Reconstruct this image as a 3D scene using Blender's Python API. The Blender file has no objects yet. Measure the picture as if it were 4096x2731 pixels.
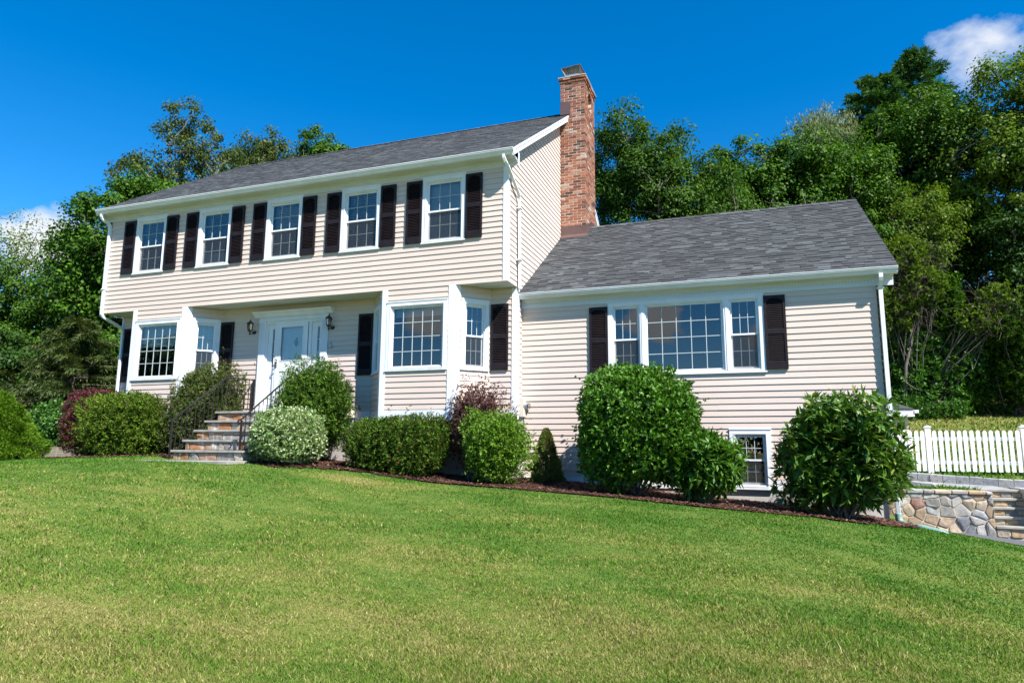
import bpy, math, random
import numpy as np
from mathutils import Vector, Matrix
random.seed(7)
C = bpy.context.scene.collection
PI = math.pi

# ------------------------------------------------------------------ helpers
class MB:
    """collects polygons, then links them as ONE mesh object"""
    def __init__(s): s.v = []; s.f = []
    def poly(s, pts):
        i = len(s.v); s.v += [tuple(p) for p in pts]; s.f.append(tuple(range(i, i+len(pts))))
    def box(s, x0, x1, y0, y1, z0, z1):
        i = len(s.v)
        s.v += [(x0,y0,z0),(x1,y0,z0),(x1,y1,z0),(x0,y1,z0),(x0,y0,z1),(x1,y0,z1),(x1,y1,z1),(x0,y1,z1)]
        s.f += [tuple(i+k for k in q) for q in ((0,3,2,1),(4,5,6,7),(0,1,5,4),(1,2,6,5),(2,3,7,6),(3,0,4,7))]
    def bbox(s, x0, x1, y0, y1, z0, z1, b=.008):
        """box with chamfered edges"""
        i = len(s.v)
        for (x, sx) in ((x0, 1), (x1, -1)):
            for (y, sy) in ((y0, 1), (y1, -1)):
                for (z, sz) in ((z0, 1), (z1, -1)):
                    s.v += [(x, y+sy*b, z+sz*b), (x+sx*b, y, z+sz*b), (x+sx*b, y+sy*b, z)]
        def n(a, bb, c, k): return i + ((a*2+bb)*2+c)*3 + k
        for a in (0, 1):
            s.f.append((n(a,0,0,0), n(a,1,0,0), n(a,1,1,0), n(a,0,1,0)) if a else (n(a,0,0,0), n(a,0,1,0), n(a,1,1,0), n(a,1,0,0)))
            s.f.append((n(0,a,0,1), n(0,a,1,1), n(1,a,1,1), n(1,a,0,1)) if a else (n(0,a,0,1), n(1,a,0,1), n(1,a,1,1), n(0,a,1,1)))
            s.f.append((n(0,0,a,2), n(1,0,a,2), n(1,1,a,2), n(0,1,a,2)) if a else (n(0,0,a,2), n(0,1,a,2), n(1,1,a,2), n(1,0,a,2)))
        for p in (0, 1):
            for q in (0, 1):
                s.f.append((n(p,q,0,0), n(p,q,1,0), n(p,q,1,1), n(p,q,0,1)))
                s.f.append((n(p,0,q,0), n(p,1,q,0), n(p,1,q,2), n(p,0,q,2)))
                s.f.append((n(0,p,q,1), n(1,p,q,1), n(1,p,q,2), n(0,p,q,2)))
                for r in (0, 1): s.f.append((n(p,q,r,0), n(p,q,r,1), n(p,q,r,2)))
    def prism(s, yz, x0, x1):
        """profile in (y,z) swept along x"""
        i = len(s.v); m = len(yz)
        s.v += [(x0, y, z) for y, z in yz] + [(x1, y, z) for y, z in yz]
        for k in range(m): s.f.append((i+k, i+(k+1) % m, i+m+(k+1) % m, i+m+k))
        s.f += [tuple(range(i, i+m))[::-1], tuple(range(i+m, i+2*m))]
    def sweep(s, pts, off):
        """polygon pts swept by the vector off"""
        i = len(s.v); m = len(pts)
        s.v += [tuple(p) for p in pts] + [tuple(Vector(p)+Vector(off)) for p in pts]
        for k in range(m): s.f.append((i+k, i+(k+1) % m, i+m+(k+1) % m, i+m+k))
        s.f += [tuple(range(i, i+m))[::-1], tuple(range(i+m, i+2*m))]
    def tube(s, path, rad, n=6, cap=True, flat=None):
        path = [Vector(p) for p in path]; m = len(path)
        if not hasattr(rad, '__len__'): rad = [rad]*m
        i = len(s.v); ref = None
        for k, p in enumerate(path):
            t = (path[min(k+1, m-1)]-path[max(k-1, 0)]).normalized()
            if ref is None:
                ref = Vector((0, 0, 1)) if abs(t.z) < .9 else Vector((1, 0, 0))
                if flat is not None: ref = Vector(flat)
            a = t.cross(ref).normalized(); b = a.cross(t).normalized(); ref = b
            for j in range(n):
                an = 2*PI*(j+.5)/n
                s.v.append(tuple(p+(a*math.cos(an)+b*math.sin(an))*rad[k]))
        for k in range(m-1):
            for j in range(n):
                s.f.append((i+k*n+j, i+k*n+(j+1) % n, i+(k+1)*n+(j+1) % n, i+(k+1)*n+j))
        if cap:
            s.f.append(tuple(i+j for j in range(n))[::-1]); s.f.append(tuple(i+(m-1)*n+j for j in range(n)))
    def bar(s, p, q, w, h, up=(0, 0, 1)):
        """rectangular bar from p to q, w across, h in the up direction"""
        p, q = Vector(p), Vector(q); t = (q-p).normalized(); a = t.cross(Vector(up))
        a = a.normalized() if a.length > 1e-6 else Vector((1, 0, 0))
        b = a.cross(t).normalized(); i = len(s.v)
        for e in (p, q):
            for (x, y) in ((-1, -1), (1, -1), (1, 1), (-1, 1)): s.v.append(tuple(e+a*w/2*x+b*h/2*y))
        s.f += [tuple(i+k for k in g) for g in ((3,2,1,0),(4,5,6,7),(0,1,5,4),(1,2,6,5),(2,3,7,6),(3,0,4,7))]
    def lathe(s, prof, c=(0, 0, 0), n=16, axis='z'):
        i = len(s.v); c = Vector(c)
        for r, h in prof:
            for j in range(n):
                a = 2*PI*j/n; x, y = r*math.cos(a), r*math.sin(a)
                s.v.append(tuple(c+(Vector((x, y, h)) if axis == 'z' else Vector((x, -h, y)) if axis == 'y' else Vector((h, x, y)))))
        for k in range(len(prof)-1):
            for j in range(n): s.f.append((i+k*n+j, i+k*n+(j+1) % n, i+(k+1)*n+(j+1) % n, i+(k+1)*n+j))
        s.f += [tuple(i+j for j in range(n))[::-1], tuple(i+(len(prof)-1)*n+j for j in range(n))]

WL = {}                                   # world location of every object made
def link(o, parent=None, world=(0, 0, 0)):
    C.objects.link(o); w = Vector(world)
    if parent is not None:
        o.parent = parent; o.location = w-WL[parent.name]
    else: o.location = w
    WL[o.name] = w
    return o
def tag(o, label=None, cat=None, group=None, kind=None):
    if label: o['label'] = label
    if cat: o['category'] = cat
    if group: o['group'] = group
    if kind: o['kind'] = kind
    return o
def thing(name, loc, label, cat, group=None):
    o = bpy.data.objects.new(name, None); o.empty_display_size = .2
    link(o, None, loc); return tag(o, label, cat, group)
def obj(name, mb, mat, parent=None, smooth=False, local=False, label=None):
    """world-coordinate mesh -> object whose origin is its base centre; local=True keeps the parent's own frame"""
    me = bpy.data.meshes.new(name)
    V = np.array(mb.v, dtype=float).reshape(-1, 3)
    if local: org = Vector((0, 0, 0))
    else:
        lo, hi = V.min(0), V.max(0); org = Vector(((lo[0]+hi[0])/2, (lo[1]+hi[1])/2, lo[2])); V = V-np.array(org)
    me.from_pydata(V.tolist(), [], mb.f); me.materials.append(mat)
    if smooth: me.polygons.foreach_set('use_smooth', [True]*len(me.polygons))
    o = bpy.data.objects.new(name, me)
    if local:
        C.objects.link(o); o.parent = parent; WL[o.name] = WL[parent.name]
    else: link(o, parent, org)
    if label: o['label'] = label
    return o
def np_mesh(name, V, F, mat, parent=None, org=None, smooth=False):
    """numpy arrays -> object (all faces with the same corner count)"""
    me = bpy.data.meshes.new(name); n, k = F.shape
    if org is None:
        lo, hi = V.min(0), V.max(0); org = ((lo[0]+hi[0])/2, (lo[1]+hi[1])/2, lo[2])
    V = V-np.array(org)
    me.vertices.add(len(V)); me.vertices.foreach_set('co', V.astype(np.float32).ravel())
    me.loops.add(n*k); me.loops.foreach_set('vertex_index', F.astype(np.int32).ravel())
    me.polygons.add(n); me.polygons.foreach_set('loop_start', np.arange(0, n*k, k, dtype=np.int32))
    if smooth: me.polygons.foreach_set('use_smooth', np.ones(n, dtype=bool))
    me.update(calc_edges=True); me.materials.append(mat)
    o = bpy.data.objects.new(name, me); return link(o, parent, org)

# ------------------------------------------------------------------ materials
def srgb(r, g, b):
    f = lambda c: (c/255/12.92 if c/255 <= .04045 else ((c/255+.055)/1.055)**2.4)
    return (f(r), f(g), f(b), 1)
class NT:
    def __init__(s, name):
        s.m = bpy.data.materials.new(name); s.m.use_nodes = True; s.t = s.m.node_tree; s.t.nodes.clear()
        s.out = s.n('ShaderNodeOutputMaterial')
    def n(s, typ, **kw):
        x = s.t.nodes.new(typ)
        for k, v in kw.items():
            if k.startswith('_'): setattr(x, k[1:], v)
            else: x.inputs[k.replace('__', ' ')].default_value = v
        return x
    def l(s, a, b): s.t.links.new(a, b)
    def coord(s, kind='Object', scale=(1, 1, 1)):
        c = s.n('ShaderNodeTexCoord'); m = s.n('ShaderNodeMapping'); m.inputs['Scale'].default_value = scale
        s.l(c.outputs[kind], m.inputs['Vector']); return m.outputs['Vector']
    def world(s, scale=(1, 1, 1)):
        c = s.n('ShaderNodeNewGeometry'); m = s.n('ShaderNodeMapping'); m.inputs['Scale'].default_value = scale
        s.l(c.outputs['Position'], m.inputs['Vector']); return m.outputs['Vector']
    def noise(s, vec, scale=5, detail=3, rough=.5):
        x = s.n('ShaderNodeTexNoise', Scale=scale, Detail=detail, Roughness=rough); s.l(vec, x.inputs['Vector']); return x.outputs['Fac']
    def ramp(s, fac, stops, interp='LINEAR'):
        r = s.n('ShaderNodeValToRGB'); r.color_ramp.interpolation = interp; e = r.color_ramp.elements
        while len(e) < len(stops): e.new(.5)
        for x, (p, c) in zip(e, stops): x.position = p; x.color = c if len(c) == 4 else (*c, 1)
        s.l(fac, r.inputs['Fac']); return r.outputs['Color']
    def mix(s, fac, a, b, mode='MIX'):
        x = s.n('ShaderNodeMix', _data_type='RGBA', _blend_type=mode)
        if isinstance(fac, (int, float)): x.inputs[0].default_value = fac
        else: s.l(fac, x.inputs[0])
        for i, c in ((6, a), (7, b)):
            if isinstance(c, tuple): x.inputs[i].default_value = c if len(c) == 4 else (*c, 1)
            else: s.l(c, x.inputs[i])
        return x.outputs[2]
    def math(s, op, a, b=None, clamp=False):
        x = s.n('ShaderNodeMath', _operation=op, _use_clamp=clamp)
        for i, c in ((0, a), (1, b)):
            if c is None: continue
            if isinstance(c, (int, float)): x.inputs[i].default_value = c
            else: s.l(c, x.inputs[i])
        return x.outputs[0]
    def island(s): return s.n('ShaderNodeNewGeometry').outputs['Random Per Island']
    def bsdf(s, col, rough=.6, spec=.4, bump=None, bstr=.3, bdist=.01, metal=0):
        b = s.n('ShaderNodeBsdfPrincipled', Roughness=rough, Metallic=metal); b.inputs['Specular IOR Level'].default_value = spec
        if isinstance(col, tuple): b.inputs['Base Color'].default_value = col if len(col) == 4 else (*col, 1)
        else: s.l(col, b.inputs['Base Color'])
        if bump is not None:
            x = s.n('ShaderNodeBump', Strength=bstr, Distance=bdist); s.l(bump, x.inputs['Height']); s.l(x.outputs['Normal'], b.inputs['Normal'])
        s.l(b.outputs[0], s.out.inputs['Surface']); return b
def m_plain(name, col, rough=.5, spec=.4, var=.12, scale=6, metal=0, stretch=(1, 1, 1)):
    t = NT(name); v = t.world(stretch); f = t.noise(v, scale, 4, .6)
    c2 = tuple(x*(1-var) for x in col[:3]); c1 = tuple(min(1, x*(1+var*.5)) for x in col[:3])
    t.bsdf(t.ramp(f, [(.3, c2), (.7, c1)]), rough, spec, f, .08, .004, metal); return t.m
M = {}
M['white'] = m_plain('white_paint', (.70, .715, .73), .42, .35, .09, 3.5, 0, (1, 1, .35))
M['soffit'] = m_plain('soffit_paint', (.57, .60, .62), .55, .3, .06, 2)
M['grid'] = m_plain('window_grid', (.44, .49, .50), .5, .3, .03)
M['door'] = m_plain('door_paint', (.76, .78, .80), .4, .4, .04, 2)
M['black'] = m_plain('black_iron', (.022, .021, .022), .45, .5, .3, 20)
M['rail'] = m_plain('dark_rail_paint', (.020, .016, .017), .45, .4, .3, 20)
M['brownmetal'] = m_plain('brown_flashing', (.105, .062, .056), .42, .5, .18, 3)
M['capmetal'] = m_plain('weathered_cap_metal', (.16, .14, .115), .5, .4, .55, 7, .5)
M['galv'] = m_plain('galvanised_metal', (.40, .42, .44), .4, .5, .2, 9, .6)
M['concrete'] = m_plain('foundation_concrete', (.46, .43, .40), .85, .2, .25, 2.2)
M['meter'] = m_plain('meter_paint', (.53, .47, .40), .5, .35, .08, 3)
M['beige'] = m_plain('beige_plastic', (.62, .54, .46), .5, .3, .06, 3)
M['pipe'] = m_plain('grey_conduit', (.42, .43, .43), .5, .35, .15, 5)
M['hose'] = m_plain('green_drain_pipe', (.17, .30, .26), .5, .4, .15, 6)
M['brass'] = m_plain('aged_brass', (.25, .21, .15), .35, .5, .3, 12, .8)
M['steel'] = m_plain('blue_steel', (.22, .32, .42), .4, .5, .15, 6, .3)
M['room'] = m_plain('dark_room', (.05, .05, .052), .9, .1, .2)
M['blind'] = m_plain('blind_slat', (.55, .58, .57), .6, .2, .04)
M['shade'] = m_plain('pale_roller_shade', (.42, .44, .42), .8, .1, .06)
M['asphalt'] = m_plain('driveway_asphalt', (.10, .10, .11), .9, .2, .25, 12)
M['timber'] = m_plain('weathered_timber', (.30, .26, .20), .85, .2, .35, 3, 0, (1, 1, 8))
M['vinyl'] = m_plain('white_vinyl', (.82, .82, .83), .35, .4, .03, 2)

def siding_mat():
    t = NT('beige_siding'); v = t.world((1, 1, 1)); a = t.noise(v, .7, 4, .6); b = t.noise(t.world((2, 2, 40)), 3, 3)
    wear = t.noise(t.world((.8, .8, .25)), 1.6, 5, .65)
    c = t.ramp(a, [(.3, (.552, .452, .386)), (.7, (.592, .488, .420))])
    c = t.mix(t.math('MULTIPLY', t.math('SUBTRACT', wear, .55, True), .8), c, (.50, .42, .37))
    g = t.n('ShaderNodeSeparateXYZ'); t.l(t.world(), g.inputs[0])
    splash = t.math('MULTIPLY', t.math('SUBTRACT', -3.15, g.outputs[2], True), t.math('MULTIPLY', t.noise(t.world((1, 1, .6)), 7, 5, .7), .55))
    c = t.mix(splash, c, (.30, .235, .185))
    c = t.mix(.5, c, t.ramp(t.island(), [(0, (.93, .93, .94)), (1, (1.04, 1.035, 1.03))]), 'MULTIPLY')
    t.bsdf(c, .55, .3, b, .10, .004); return t.m
M['siding'] = siding_mat()
def shutter_mat():
    t = NT('dark_shutter'); f = t.noise(t.world(), 8, 4); t.bsdf(t.ramp(f, [(.3, (.010, .007, .008)), (.7, (.018, .012, .014))]), .5, .22, f, .05, .003); return t.m
M['shutter'] = shutter_mat()
def shingle_mat():
    t = NT('asphalt_shingle'); r = t.island(); f = t.noise(t.world(), 60, 2); g = t.noise(t.world(), .8, 4)
    c = t.ramp(r, [(0, (.046, .048, .050)), (.3, (.058, .061, .063)), (.6, (.069, .073, .075)), (.87, (.083, .090, .091)), (1, (.110, .121, .122))])
    c = t.mix(.55, c, t.ramp(f, [(.3, (.5, .5, .5)), (.7, (1.0, 1.0, 1.0))]), 'MULTIPLY')
    c = t.mix(.35, c, t.ramp(g, [(.35, (.6, .6, .6)), (.65, (1, 1, 1))]), 'MULTIPLY')
    t.bsdf(c, .88, .25, f, .5, .004); return t.m
M['shingle'] = shingle_mat()
def brick_mat():
    t = NT('chimney_brick'); r = t.island(); f = t.noise(t.world(), 28, 4, .65); g = t.noise(t.world(), 7, 3)
    c = t.ramp(r, [(0, (.055, .035, .030)), (.14, (.10, .045, .032)), (.3, (.22, .075, .042)), (.62, (.31, .110, .058)), (.88, (.34, .15, .09)), (.96, (.38, .25, .18)), (1, (.46, .38, .31))])
    c = t.mix(t.math('MULTIPLY', t.math('SUBTRACT', g, .60, True), 3.0, True), c, (.40, .31, .25))
    c = t.mix(.6, c, t.ramp(f, [(.3, (.45, .42, .42)), (.65, (1, 1, 1))]), 'MULTIPLY')
    t.bsdf(c, .85, .2, f, .5, .006); return t.m
M['brick'] = brick_mat()
M['edge'] = m_plain('shingle_edge', (.034, .035, .037), .9, .1, .2)
M['mortar'] = m_plain('mortar', (.47, .42, .35), .95, .1, .25, 14)
def stone_mat(name, stops, streak=.0):
    t = NT(name); r = t.island(); f = t.noise(t.world(), 14, 5, .65); g = t.noise(t.world((1, 1, .25)), 9, 4)
    c = t.ramp(r, stops, 'CONSTANT')
    c = t.mix(.7, c, t.ramp(f, [(.28, (.38, .36, .34)), (.5, (.85, .85, .85)), (.72, (1.15, 1.1, 1.02))]), 'MULTIPLY')
    if streak: c = t.mix(t.math('MULTIPLY', t.math('SUBTRACT', g, .54, True), streak, True), c, (.56, .50, .44))
    t.bsdf(c, .8, .25, f, .6, .012); return t.m
M['stone_step'] = stone_mat('riser_stone', [(0, (.24, .22, .20)), (.2, (.36, .16, .075)), (.33, (.30, .27, .25)), (.5, (.34, .22, .15)), (.62, (.36, .15, .07)), (.70, (.23, .24, .23)), (.84, (.38, .33, .28))], 6)
M['stone_wall'] = stone_mat('field_stone', [(0, (.27, .26, .24)), (.2, (.40, .28, .17)), (.31, (.34, .31, .27)), (.48, (.46, .37, .27)), (.60, (.34, .25, .17)), (.66, (.17, .18, .20)), (.76, (.40, .38, .35)), (.90, (.22, .12, .09)), (.93, (.31, .32, .32))], 1.5)
M['granite'] = stone_mat('granite_block', [(0, (.36, .36, .36)), (.3, (.27, .28, .30)), (.6, (.42, .40, .37)), (.8, (.33, .34, .35))])
M['bluestone'] = m_plain('bluestone_slab', (.29, .28, .245), .75, .3, .3, 5)
M['joint'] = m_plain('stone_joint', (.42, .36, .29), .95, .1, .3, 14)
def glass_mat(name, tint=(.80, .86, .86), base=.05):
    t = NT(name); tr = t.n('ShaderNodeBsdfTransparent', Color=(*tint, 1)); gl = t.n('ShaderNodeBsdfGlossy', Roughness=.0, Color=(.92, .97, 1, 1))
    fr = t.n('ShaderNodeFresnel', IOR=1.5); w = t.noise(t.world(), .9, 2)
    bp = t.n('ShaderNodeBump', Strength=.05, Distance=.02); t.l(w, bp.inputs['Height']); t.l(bp.outputs[0], gl.inputs['Normal'])
    fac = t.math('ADD', t.math('MULTIPLY', fr.outputs[0], 1.5), base, True)
    mx = t.n('ShaderNodeMixShader'); t.l(fac, mx.inputs[0]); t.l(tr.outputs[0], mx.inputs[1]); t.l(gl.outputs[0], mx.inputs[2]); t.l(mx.outputs[0], t.out.inputs['Surface'])
    return t.m
M['glass'] = glass_mat('window_glass')
M['lampglass'] = glass_mat('lantern_glass', (.75, .72, .66), .05)
def screen_mat():
    """insect screen over a lower sash: half see-through grey mesh"""
    t = NT('insect_screen'); tr = t.n('ShaderNodeBsdfTransparent', Color=(1, 1, 1, 1)); d = t.n('ShaderNodeBsdfDiffuse', Color=(.045, .048, .052, 1))
    mx = t.n('ShaderNodeMixShader'); mx.inputs[0].default_value = .45; t.l(tr.outputs[0], mx.inputs[1]); t.l(d.outputs[0], mx.inputs[2]); t.l(mx.outputs[0], t.out.inputs['Surface']); return t.m
M['screen'] = screen_mat()

def leaf_mat(name, c0, c1, c2, trans=.28, rough=.55, spec=.22, accent=None, patch=None, pscale=1.2):
    """colour per leaf; accent=(share, colour) recolours some leaves, patch=(colour, threshold) tints whole parts of the plant"""
    t = NT(name); r = t.island(); g = t.noise(t.coord('Object'), 1.1, 3)
    mixf = t.math('ADD', t.math('MULTIPLY', r, .7), t.math('MULTIPLY', g, .4))
    c = t.ramp(mixf, [(.12, c0), (.5, c1), (.9, c2)])
    if patch is not None:
        n = t.noise(t.coord('Object'), pscale, 3); c = t.mix(t.math('MULTIPLY', t.math('SUBTRACT', n, patch[1], True), 7, True), c, patch[0])
    if accent is not None:
        r2 = t.math('FRACT', t.math('MULTIPLY', r, 37.7)); c = t.mix(t.math('LESS_THAN', r2, accent[0]), c, accent[1])
    b = t.n('ShaderNodeBsdfPrincipled', Roughness=max(rough, .45)); b.inputs['Specular IOR Level'].default_value = spec*.6; t.l(c, b.inputs['Base Color'])
    tr = t.n('ShaderNodeBsdfTranslucent'); t.l(t.mix(1.0, c, (1.5, 1.6, .55, 1), 'MULTIPLY'), tr.inputs['Color'])
    mx = t.n('ShaderNodeMixShader'); mx.inputs[0].default_value = trans
    t.l(b.outputs[0], mx.inputs[1]); t.l(tr.outputs[0], mx.inputs[2]); t.l(mx.outputs[0], t.out.inputs['Surface']); return t.m
def bark_mat(name, a, b):
    t = NT(name); f = t.noise(t.coord('Object', (6, 6, 1.2)), 4, 5, .65); t.bsdf(t.ramp(f, [(.3, a), (.7, b)]), .9, .15, f, .6, .02); return t.m
M['bark'] = bark_mat('tree_bark', (.06, .05, .042), (.16, .14, .12))
M['palebark'] = bark_mat('pale_bark', (.14, .12, .10), (.30, .27, .23))
M['twig'] = bark_mat('dry_twig', (.10, .075, .055), (.22, .17, .13))
M['vinewood'] = bark_mat('dry_vine_stems', (.065, .050, .040), (.16, .125, .095))

# ------------------------------------------------------------------ the lie of the land
GX = [-200, -30, -18, -14, -12.4, -10.9, -7.36, -5, -3.2, -1.8, -.85, .48, 2.2, 3.85, 5.2, 6.47, 7.4, 8.46, 9.5, 12, 30, 200]
GZ = [-6, -4.4, -3.95, -3.75, -3.69, -3.58, -3.48, -3.53, -3.67, -3.82, -3.91, -3.97, -4.06, -4.18, -4.26, -4.43, -4.57, -4.74, -4.86, -5.0, -5.6, -8]
def sm(t): t = np.clip(t, 0, 1); return t*t*(3-2*t)
def ground(x, y):
    x = np.asarray(x, float); y = np.asarray(y, float)
    h = np.interp(x, GX, GZ)
    h = h+np.where(y < -1, .055*np.maximum(y+1, -30), 0)
    h = h+.03*np.sin(x*.9+y*.4)*sm((-1.5-y)/3)
    back = np.interp(y, [3.1, 4.4, 5.9, 6.2], [-4.07, -4.08, -3.80, -3.78])+.155*np.clip(y-6.2, 0, 60)      # terrace behind the stone wall, hill beyond the fence
    hl = np.interp(x, GX, GZ)+.10*np.clip(y-3, 0, 60)                     # ground left of the house, rising to the back
    t = sm((x+9)/9)
    far = hl*(1-t)+back*t
    wb = sm((y-3.06)/.10)*(x > 6.9)+sm((y-3)/6)*(x <= 6.9)
    drive = np.interp(y, [-3, 1.5, 3.0], [-5.05, -4.87, -4.81])
    h = h-.10*sm((y-.3)/1.5)*(x > 6.9)*(y <= 3.06)
    dr = sm((x-(9.2-1.0*y))/.35)*(y > -8)*(y <= 3.06)
    h = np.where((x > 6.9) & (y <= 3.06), h*(1-dr)+np.minimum(h, drive)*dr, h)
    out = h*(1-wb)+far*wb
    out = np.where((x > 8.64) & (x < 9.45) & (y > 3.04) & (y < 4.31), -4.95, out)
    return out
def gz(x, y): return float(ground(x, y))
SKY = (1.0, .1, 3.0, 800, .5, 1.43, .95); CLOUD = 4.8; SUN = 5.0; EXPO = 1.2
# ------------------------------------------------------------------ the house
XL, OV, YW, XW = -10.82, .589, .91, 6.632       # left corner, overhang depth, wing wall, wing corner
EXP = .1145
HB = (-2, .9, -3.9)
house = thing('house', HB, 'two storey beige clapboard house with dark shutters, brick chimney and a low wing', 'house')
def part(name, mb, mat, parent=house, **k): return obj(name, mb, mat, parent, **k)

sr = random.Random(77)
def siding(mb, O, u, n, z0, z1, smin, smax, openings=(), ref=0.):
    """clapboards: each course leans out to its lower lip; openings = (s0,s1,za,zb)"""
    O, u, n = Vector(O), Vector(u), Vector(n); D0, D1 = .003, .0165
    f0 = smin if callable(smin) else (lambda z: smin); f1 = smax if callable(smax) else (lambda z: smax)
    P = lambda s, z, d: tuple(O+u*s+n*d+Vector((0, 0, z)))
    k = math.floor((z0-ref)/EXP)
    while ref+k*EXP < z1-1e-4:
        zb = ref+k*EXP; j0 = -14+sr.uniform(0, 3.66); joints = [j0+3.66*q_ for q_ in range(8)]; cuts = {max(zb, z0), min(zb+EXP, z1)}
        for o in openings:
            for z in o[2:4]:
                if max(zb, z0) < z < min(zb+EXP, z1): cuts.add(z)
        cuts = sorted(cuts); dd = lambda z: D1+(D0-D1)*(z-zb)/EXP
        for a, b in zip(cuts, cuts[1:]):
            if b-a < 1e-5: continue
            zm = (a+b)/2; iv = [(f0(a), f1(a), f0(b), f1(b))]
            for o in openings:
                if o[2] < zm < o[3]:
                    nv = []
                    for (p0, p1, q0, q1) in iv:
                        if o[1] <= p0 or o[0] >= p1: nv.append((p0, p1, q0, q1)); continue
                        if o[0] > p0: nv.append((p0, o[0], q0, o[0]))
                        if o[1] < p1: nv.append((o[1], p1, o[1], q1))
                    iv = nv
            for (p0, p1, q0, q1) in iv:
                if p1-p0 < .002: continue
                js = [0.]+[t_ for t_ in ((j_-p0)/(p1-p0) for j_ in joints) if .02 < t_ < .98]+[1.]
                for ta, tb in zip(js, js[1:]):
                    n_ = max(1, int((p1-p0)*(tb-ta)/.8)); off = sr.uniform(0, .0022); i_ = len(mb.v); lip = abs(a-max(zb, z0)) < 1e-6
                    for k_ in range(n_+1):
                        t_ = ta+(tb-ta)*k_/n_; s0_, s1_ = p0+(p1-p0)*t_, q0+(q1-q0)*t_; wv = sr.uniform(-.0022, .0022) if lip else 0
                        mb.v += [P(s0_, a+wv, 0), P(s0_, a+wv, dd(a)+off), P(s1_, b+.002, dd(b))]
                    for k_ in range(n_):
                        e_ = i_+3*k_; mb.f.append((e_+1, e_+4, e_+5, e_+2))
                        if lip: mb.f.append((e_, e_+3, e_+4, e_+1))
        k += 1

# ---- openings: (x0, x1, z0, z1) outer trim of every window
UP = [(-9.957, 'slat'), (-7.953, 'slat'), (-5.949, 'slat'), (-3.921, 'slat'), (-1.915, 'shade')]
UW, UZ0, UZ1 = .995, .925, 2.388
def hole(x, w, z0, z1, m=.05): return (x+m, x+w-m, z0+m, z1-m)
up_holes = [hole(x, UW, UZ0, UZ1) for x, _ in UP]
B1, B2 = (-9.793, -8.121), (-2.792, -1.125)      # bay fronts
BD = .556                                          # how far the slanting bay sides run along the wall
bay_win = [(B1[0]+.118, B1[1]-.152-(B1[0]+.118)), (B2[0]+.118, B2[1]-.152-(B2[0]+.118))]
BZ0, BZ1 = -1.73, -.262

mb = MB()
siding(mb, (0, 0, 0), (1, 0, 0), (0, -1, 0), 0, 2.39, XL, -.085, up_holes)
for (a, b), (wx, ww) in zip((B1, B2), bay_win):
    siding(mb, (0, 0, 0), (1, 0, 0), (0, -1, 0), -2.527, 0, a+.11, b-.13, [hole(wx, ww, BZ0, BZ1)])
part('front_siding', mb, M['siding'])
# slanting bay sides: right side starts at (b,0) and runs to (b+BD, OV); left side runs from (a-BD,OV) to (a,0)
FL = math.hypot(BD, OV)
SW, SX = .62, .135                                 # bay side window width and offset from the front corner
for (a, b) in (B1, B2):
    ur = Vector((BD, OV, 0))/FL; nr = Vector((OV, -BD, 0))/FL; mb = MB()
    siding(mb, (b, 0, 0), ur, nr, -2.527, 0, .11, FL, [hole(SX, SW, BZ0, BZ1)])
    part('bay_siding', mb, M['siding']); mb = MB()
    ul = Vector((BD, -OV, 0))/FL; nl = Vector((-OV, -BD, 0))/FL
    siding(mb, (a-BD, OV, 0), ul, nl, -2.527, 0, 0, FL-.11, [hole(FL-SX-SW, SW, BZ0, BZ1)])
    part('bay_siding', mb, M['siding'])
# ground-floor wall under the overhang
door_hole = (-6.42, -4.54, -2.6, -.32)
for x0, x1, op in ((XL, B1[0]-BD, []), (B1[1]+BD, B2[0]-BD, [door_hole]), (B2[1]+BD, -.10, [])):
    mb = MB(); siding(mb, (0, OV, 0), (1, 0, 0), (0, -1, 0), -2.52, .0, x0, x1, op); part('ground_floor_siding', mb, M['siding'])
# right side wall above the wing, up into the gable
RS = .65; rz = lambda y: 2.63+RS*(y+.33)           # main roof plane (front slope)
RY, RZ = 4.361, rz(4.361)
mb = MB()
fy0 = lambda z: max(0.0, (z-2.50)/RS-.20) if z > 2.40 else 0.0
siding(mb, (0, 0, 0), (0, 1, 0), (1, 0, 0), 0, RZ-.2, lambda z: max(.085, fy0(z)), lambda z: min(8.7, 2*RY-fy0(z)))
siding(mb, (0, 0, 0), (0, 1, 0), (1, 0, 0), -2.6, 0, OV+.10, YW)
part('gable_siding', mb, M['siding'])
mb = MB()
siding(mb, (XL, 0, 0), (0, 1, 0), (-1, 0, 0), 0, RZ-.2, fy0, lambda z: min(8.7, 2*RY-fy0(z)))
siding(mb, (XL, 0, 0), (0, 1, 0), (-1, 0, 0), -2.52, 0, OV, 8.7)
part('gable_siding', mb, M['siding'])
# wing front
WX0, WX1, WZ0, WZ1 = 1.828, 4.751, -1.875, -.395
BW = (4.052, 4.766, -3.985, -2.897)
mb = MB()
siding(mb, (0, YW, 0), (1, 0, 0), (0, -1, 0), -3.814, -.385, 0, XW, [(WX0+.05, WX1-.05, WZ0+.04, WZ1-.04), (BW[0]+.05, BW[1]-.05, BW[2]+.05, BW[3]-.05)], ref=-3.814)
siding(mb, (XW, YW, 0), (0, 1, 0), (1, 0, 0), -3.814, 2.0, lambda z: max(0, (z+.3)/.65), lambda z: 7.3-max(0, (z+.3)/.65), ref=-3.814)
part('wing_siding', mb, M['siding'])

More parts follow.
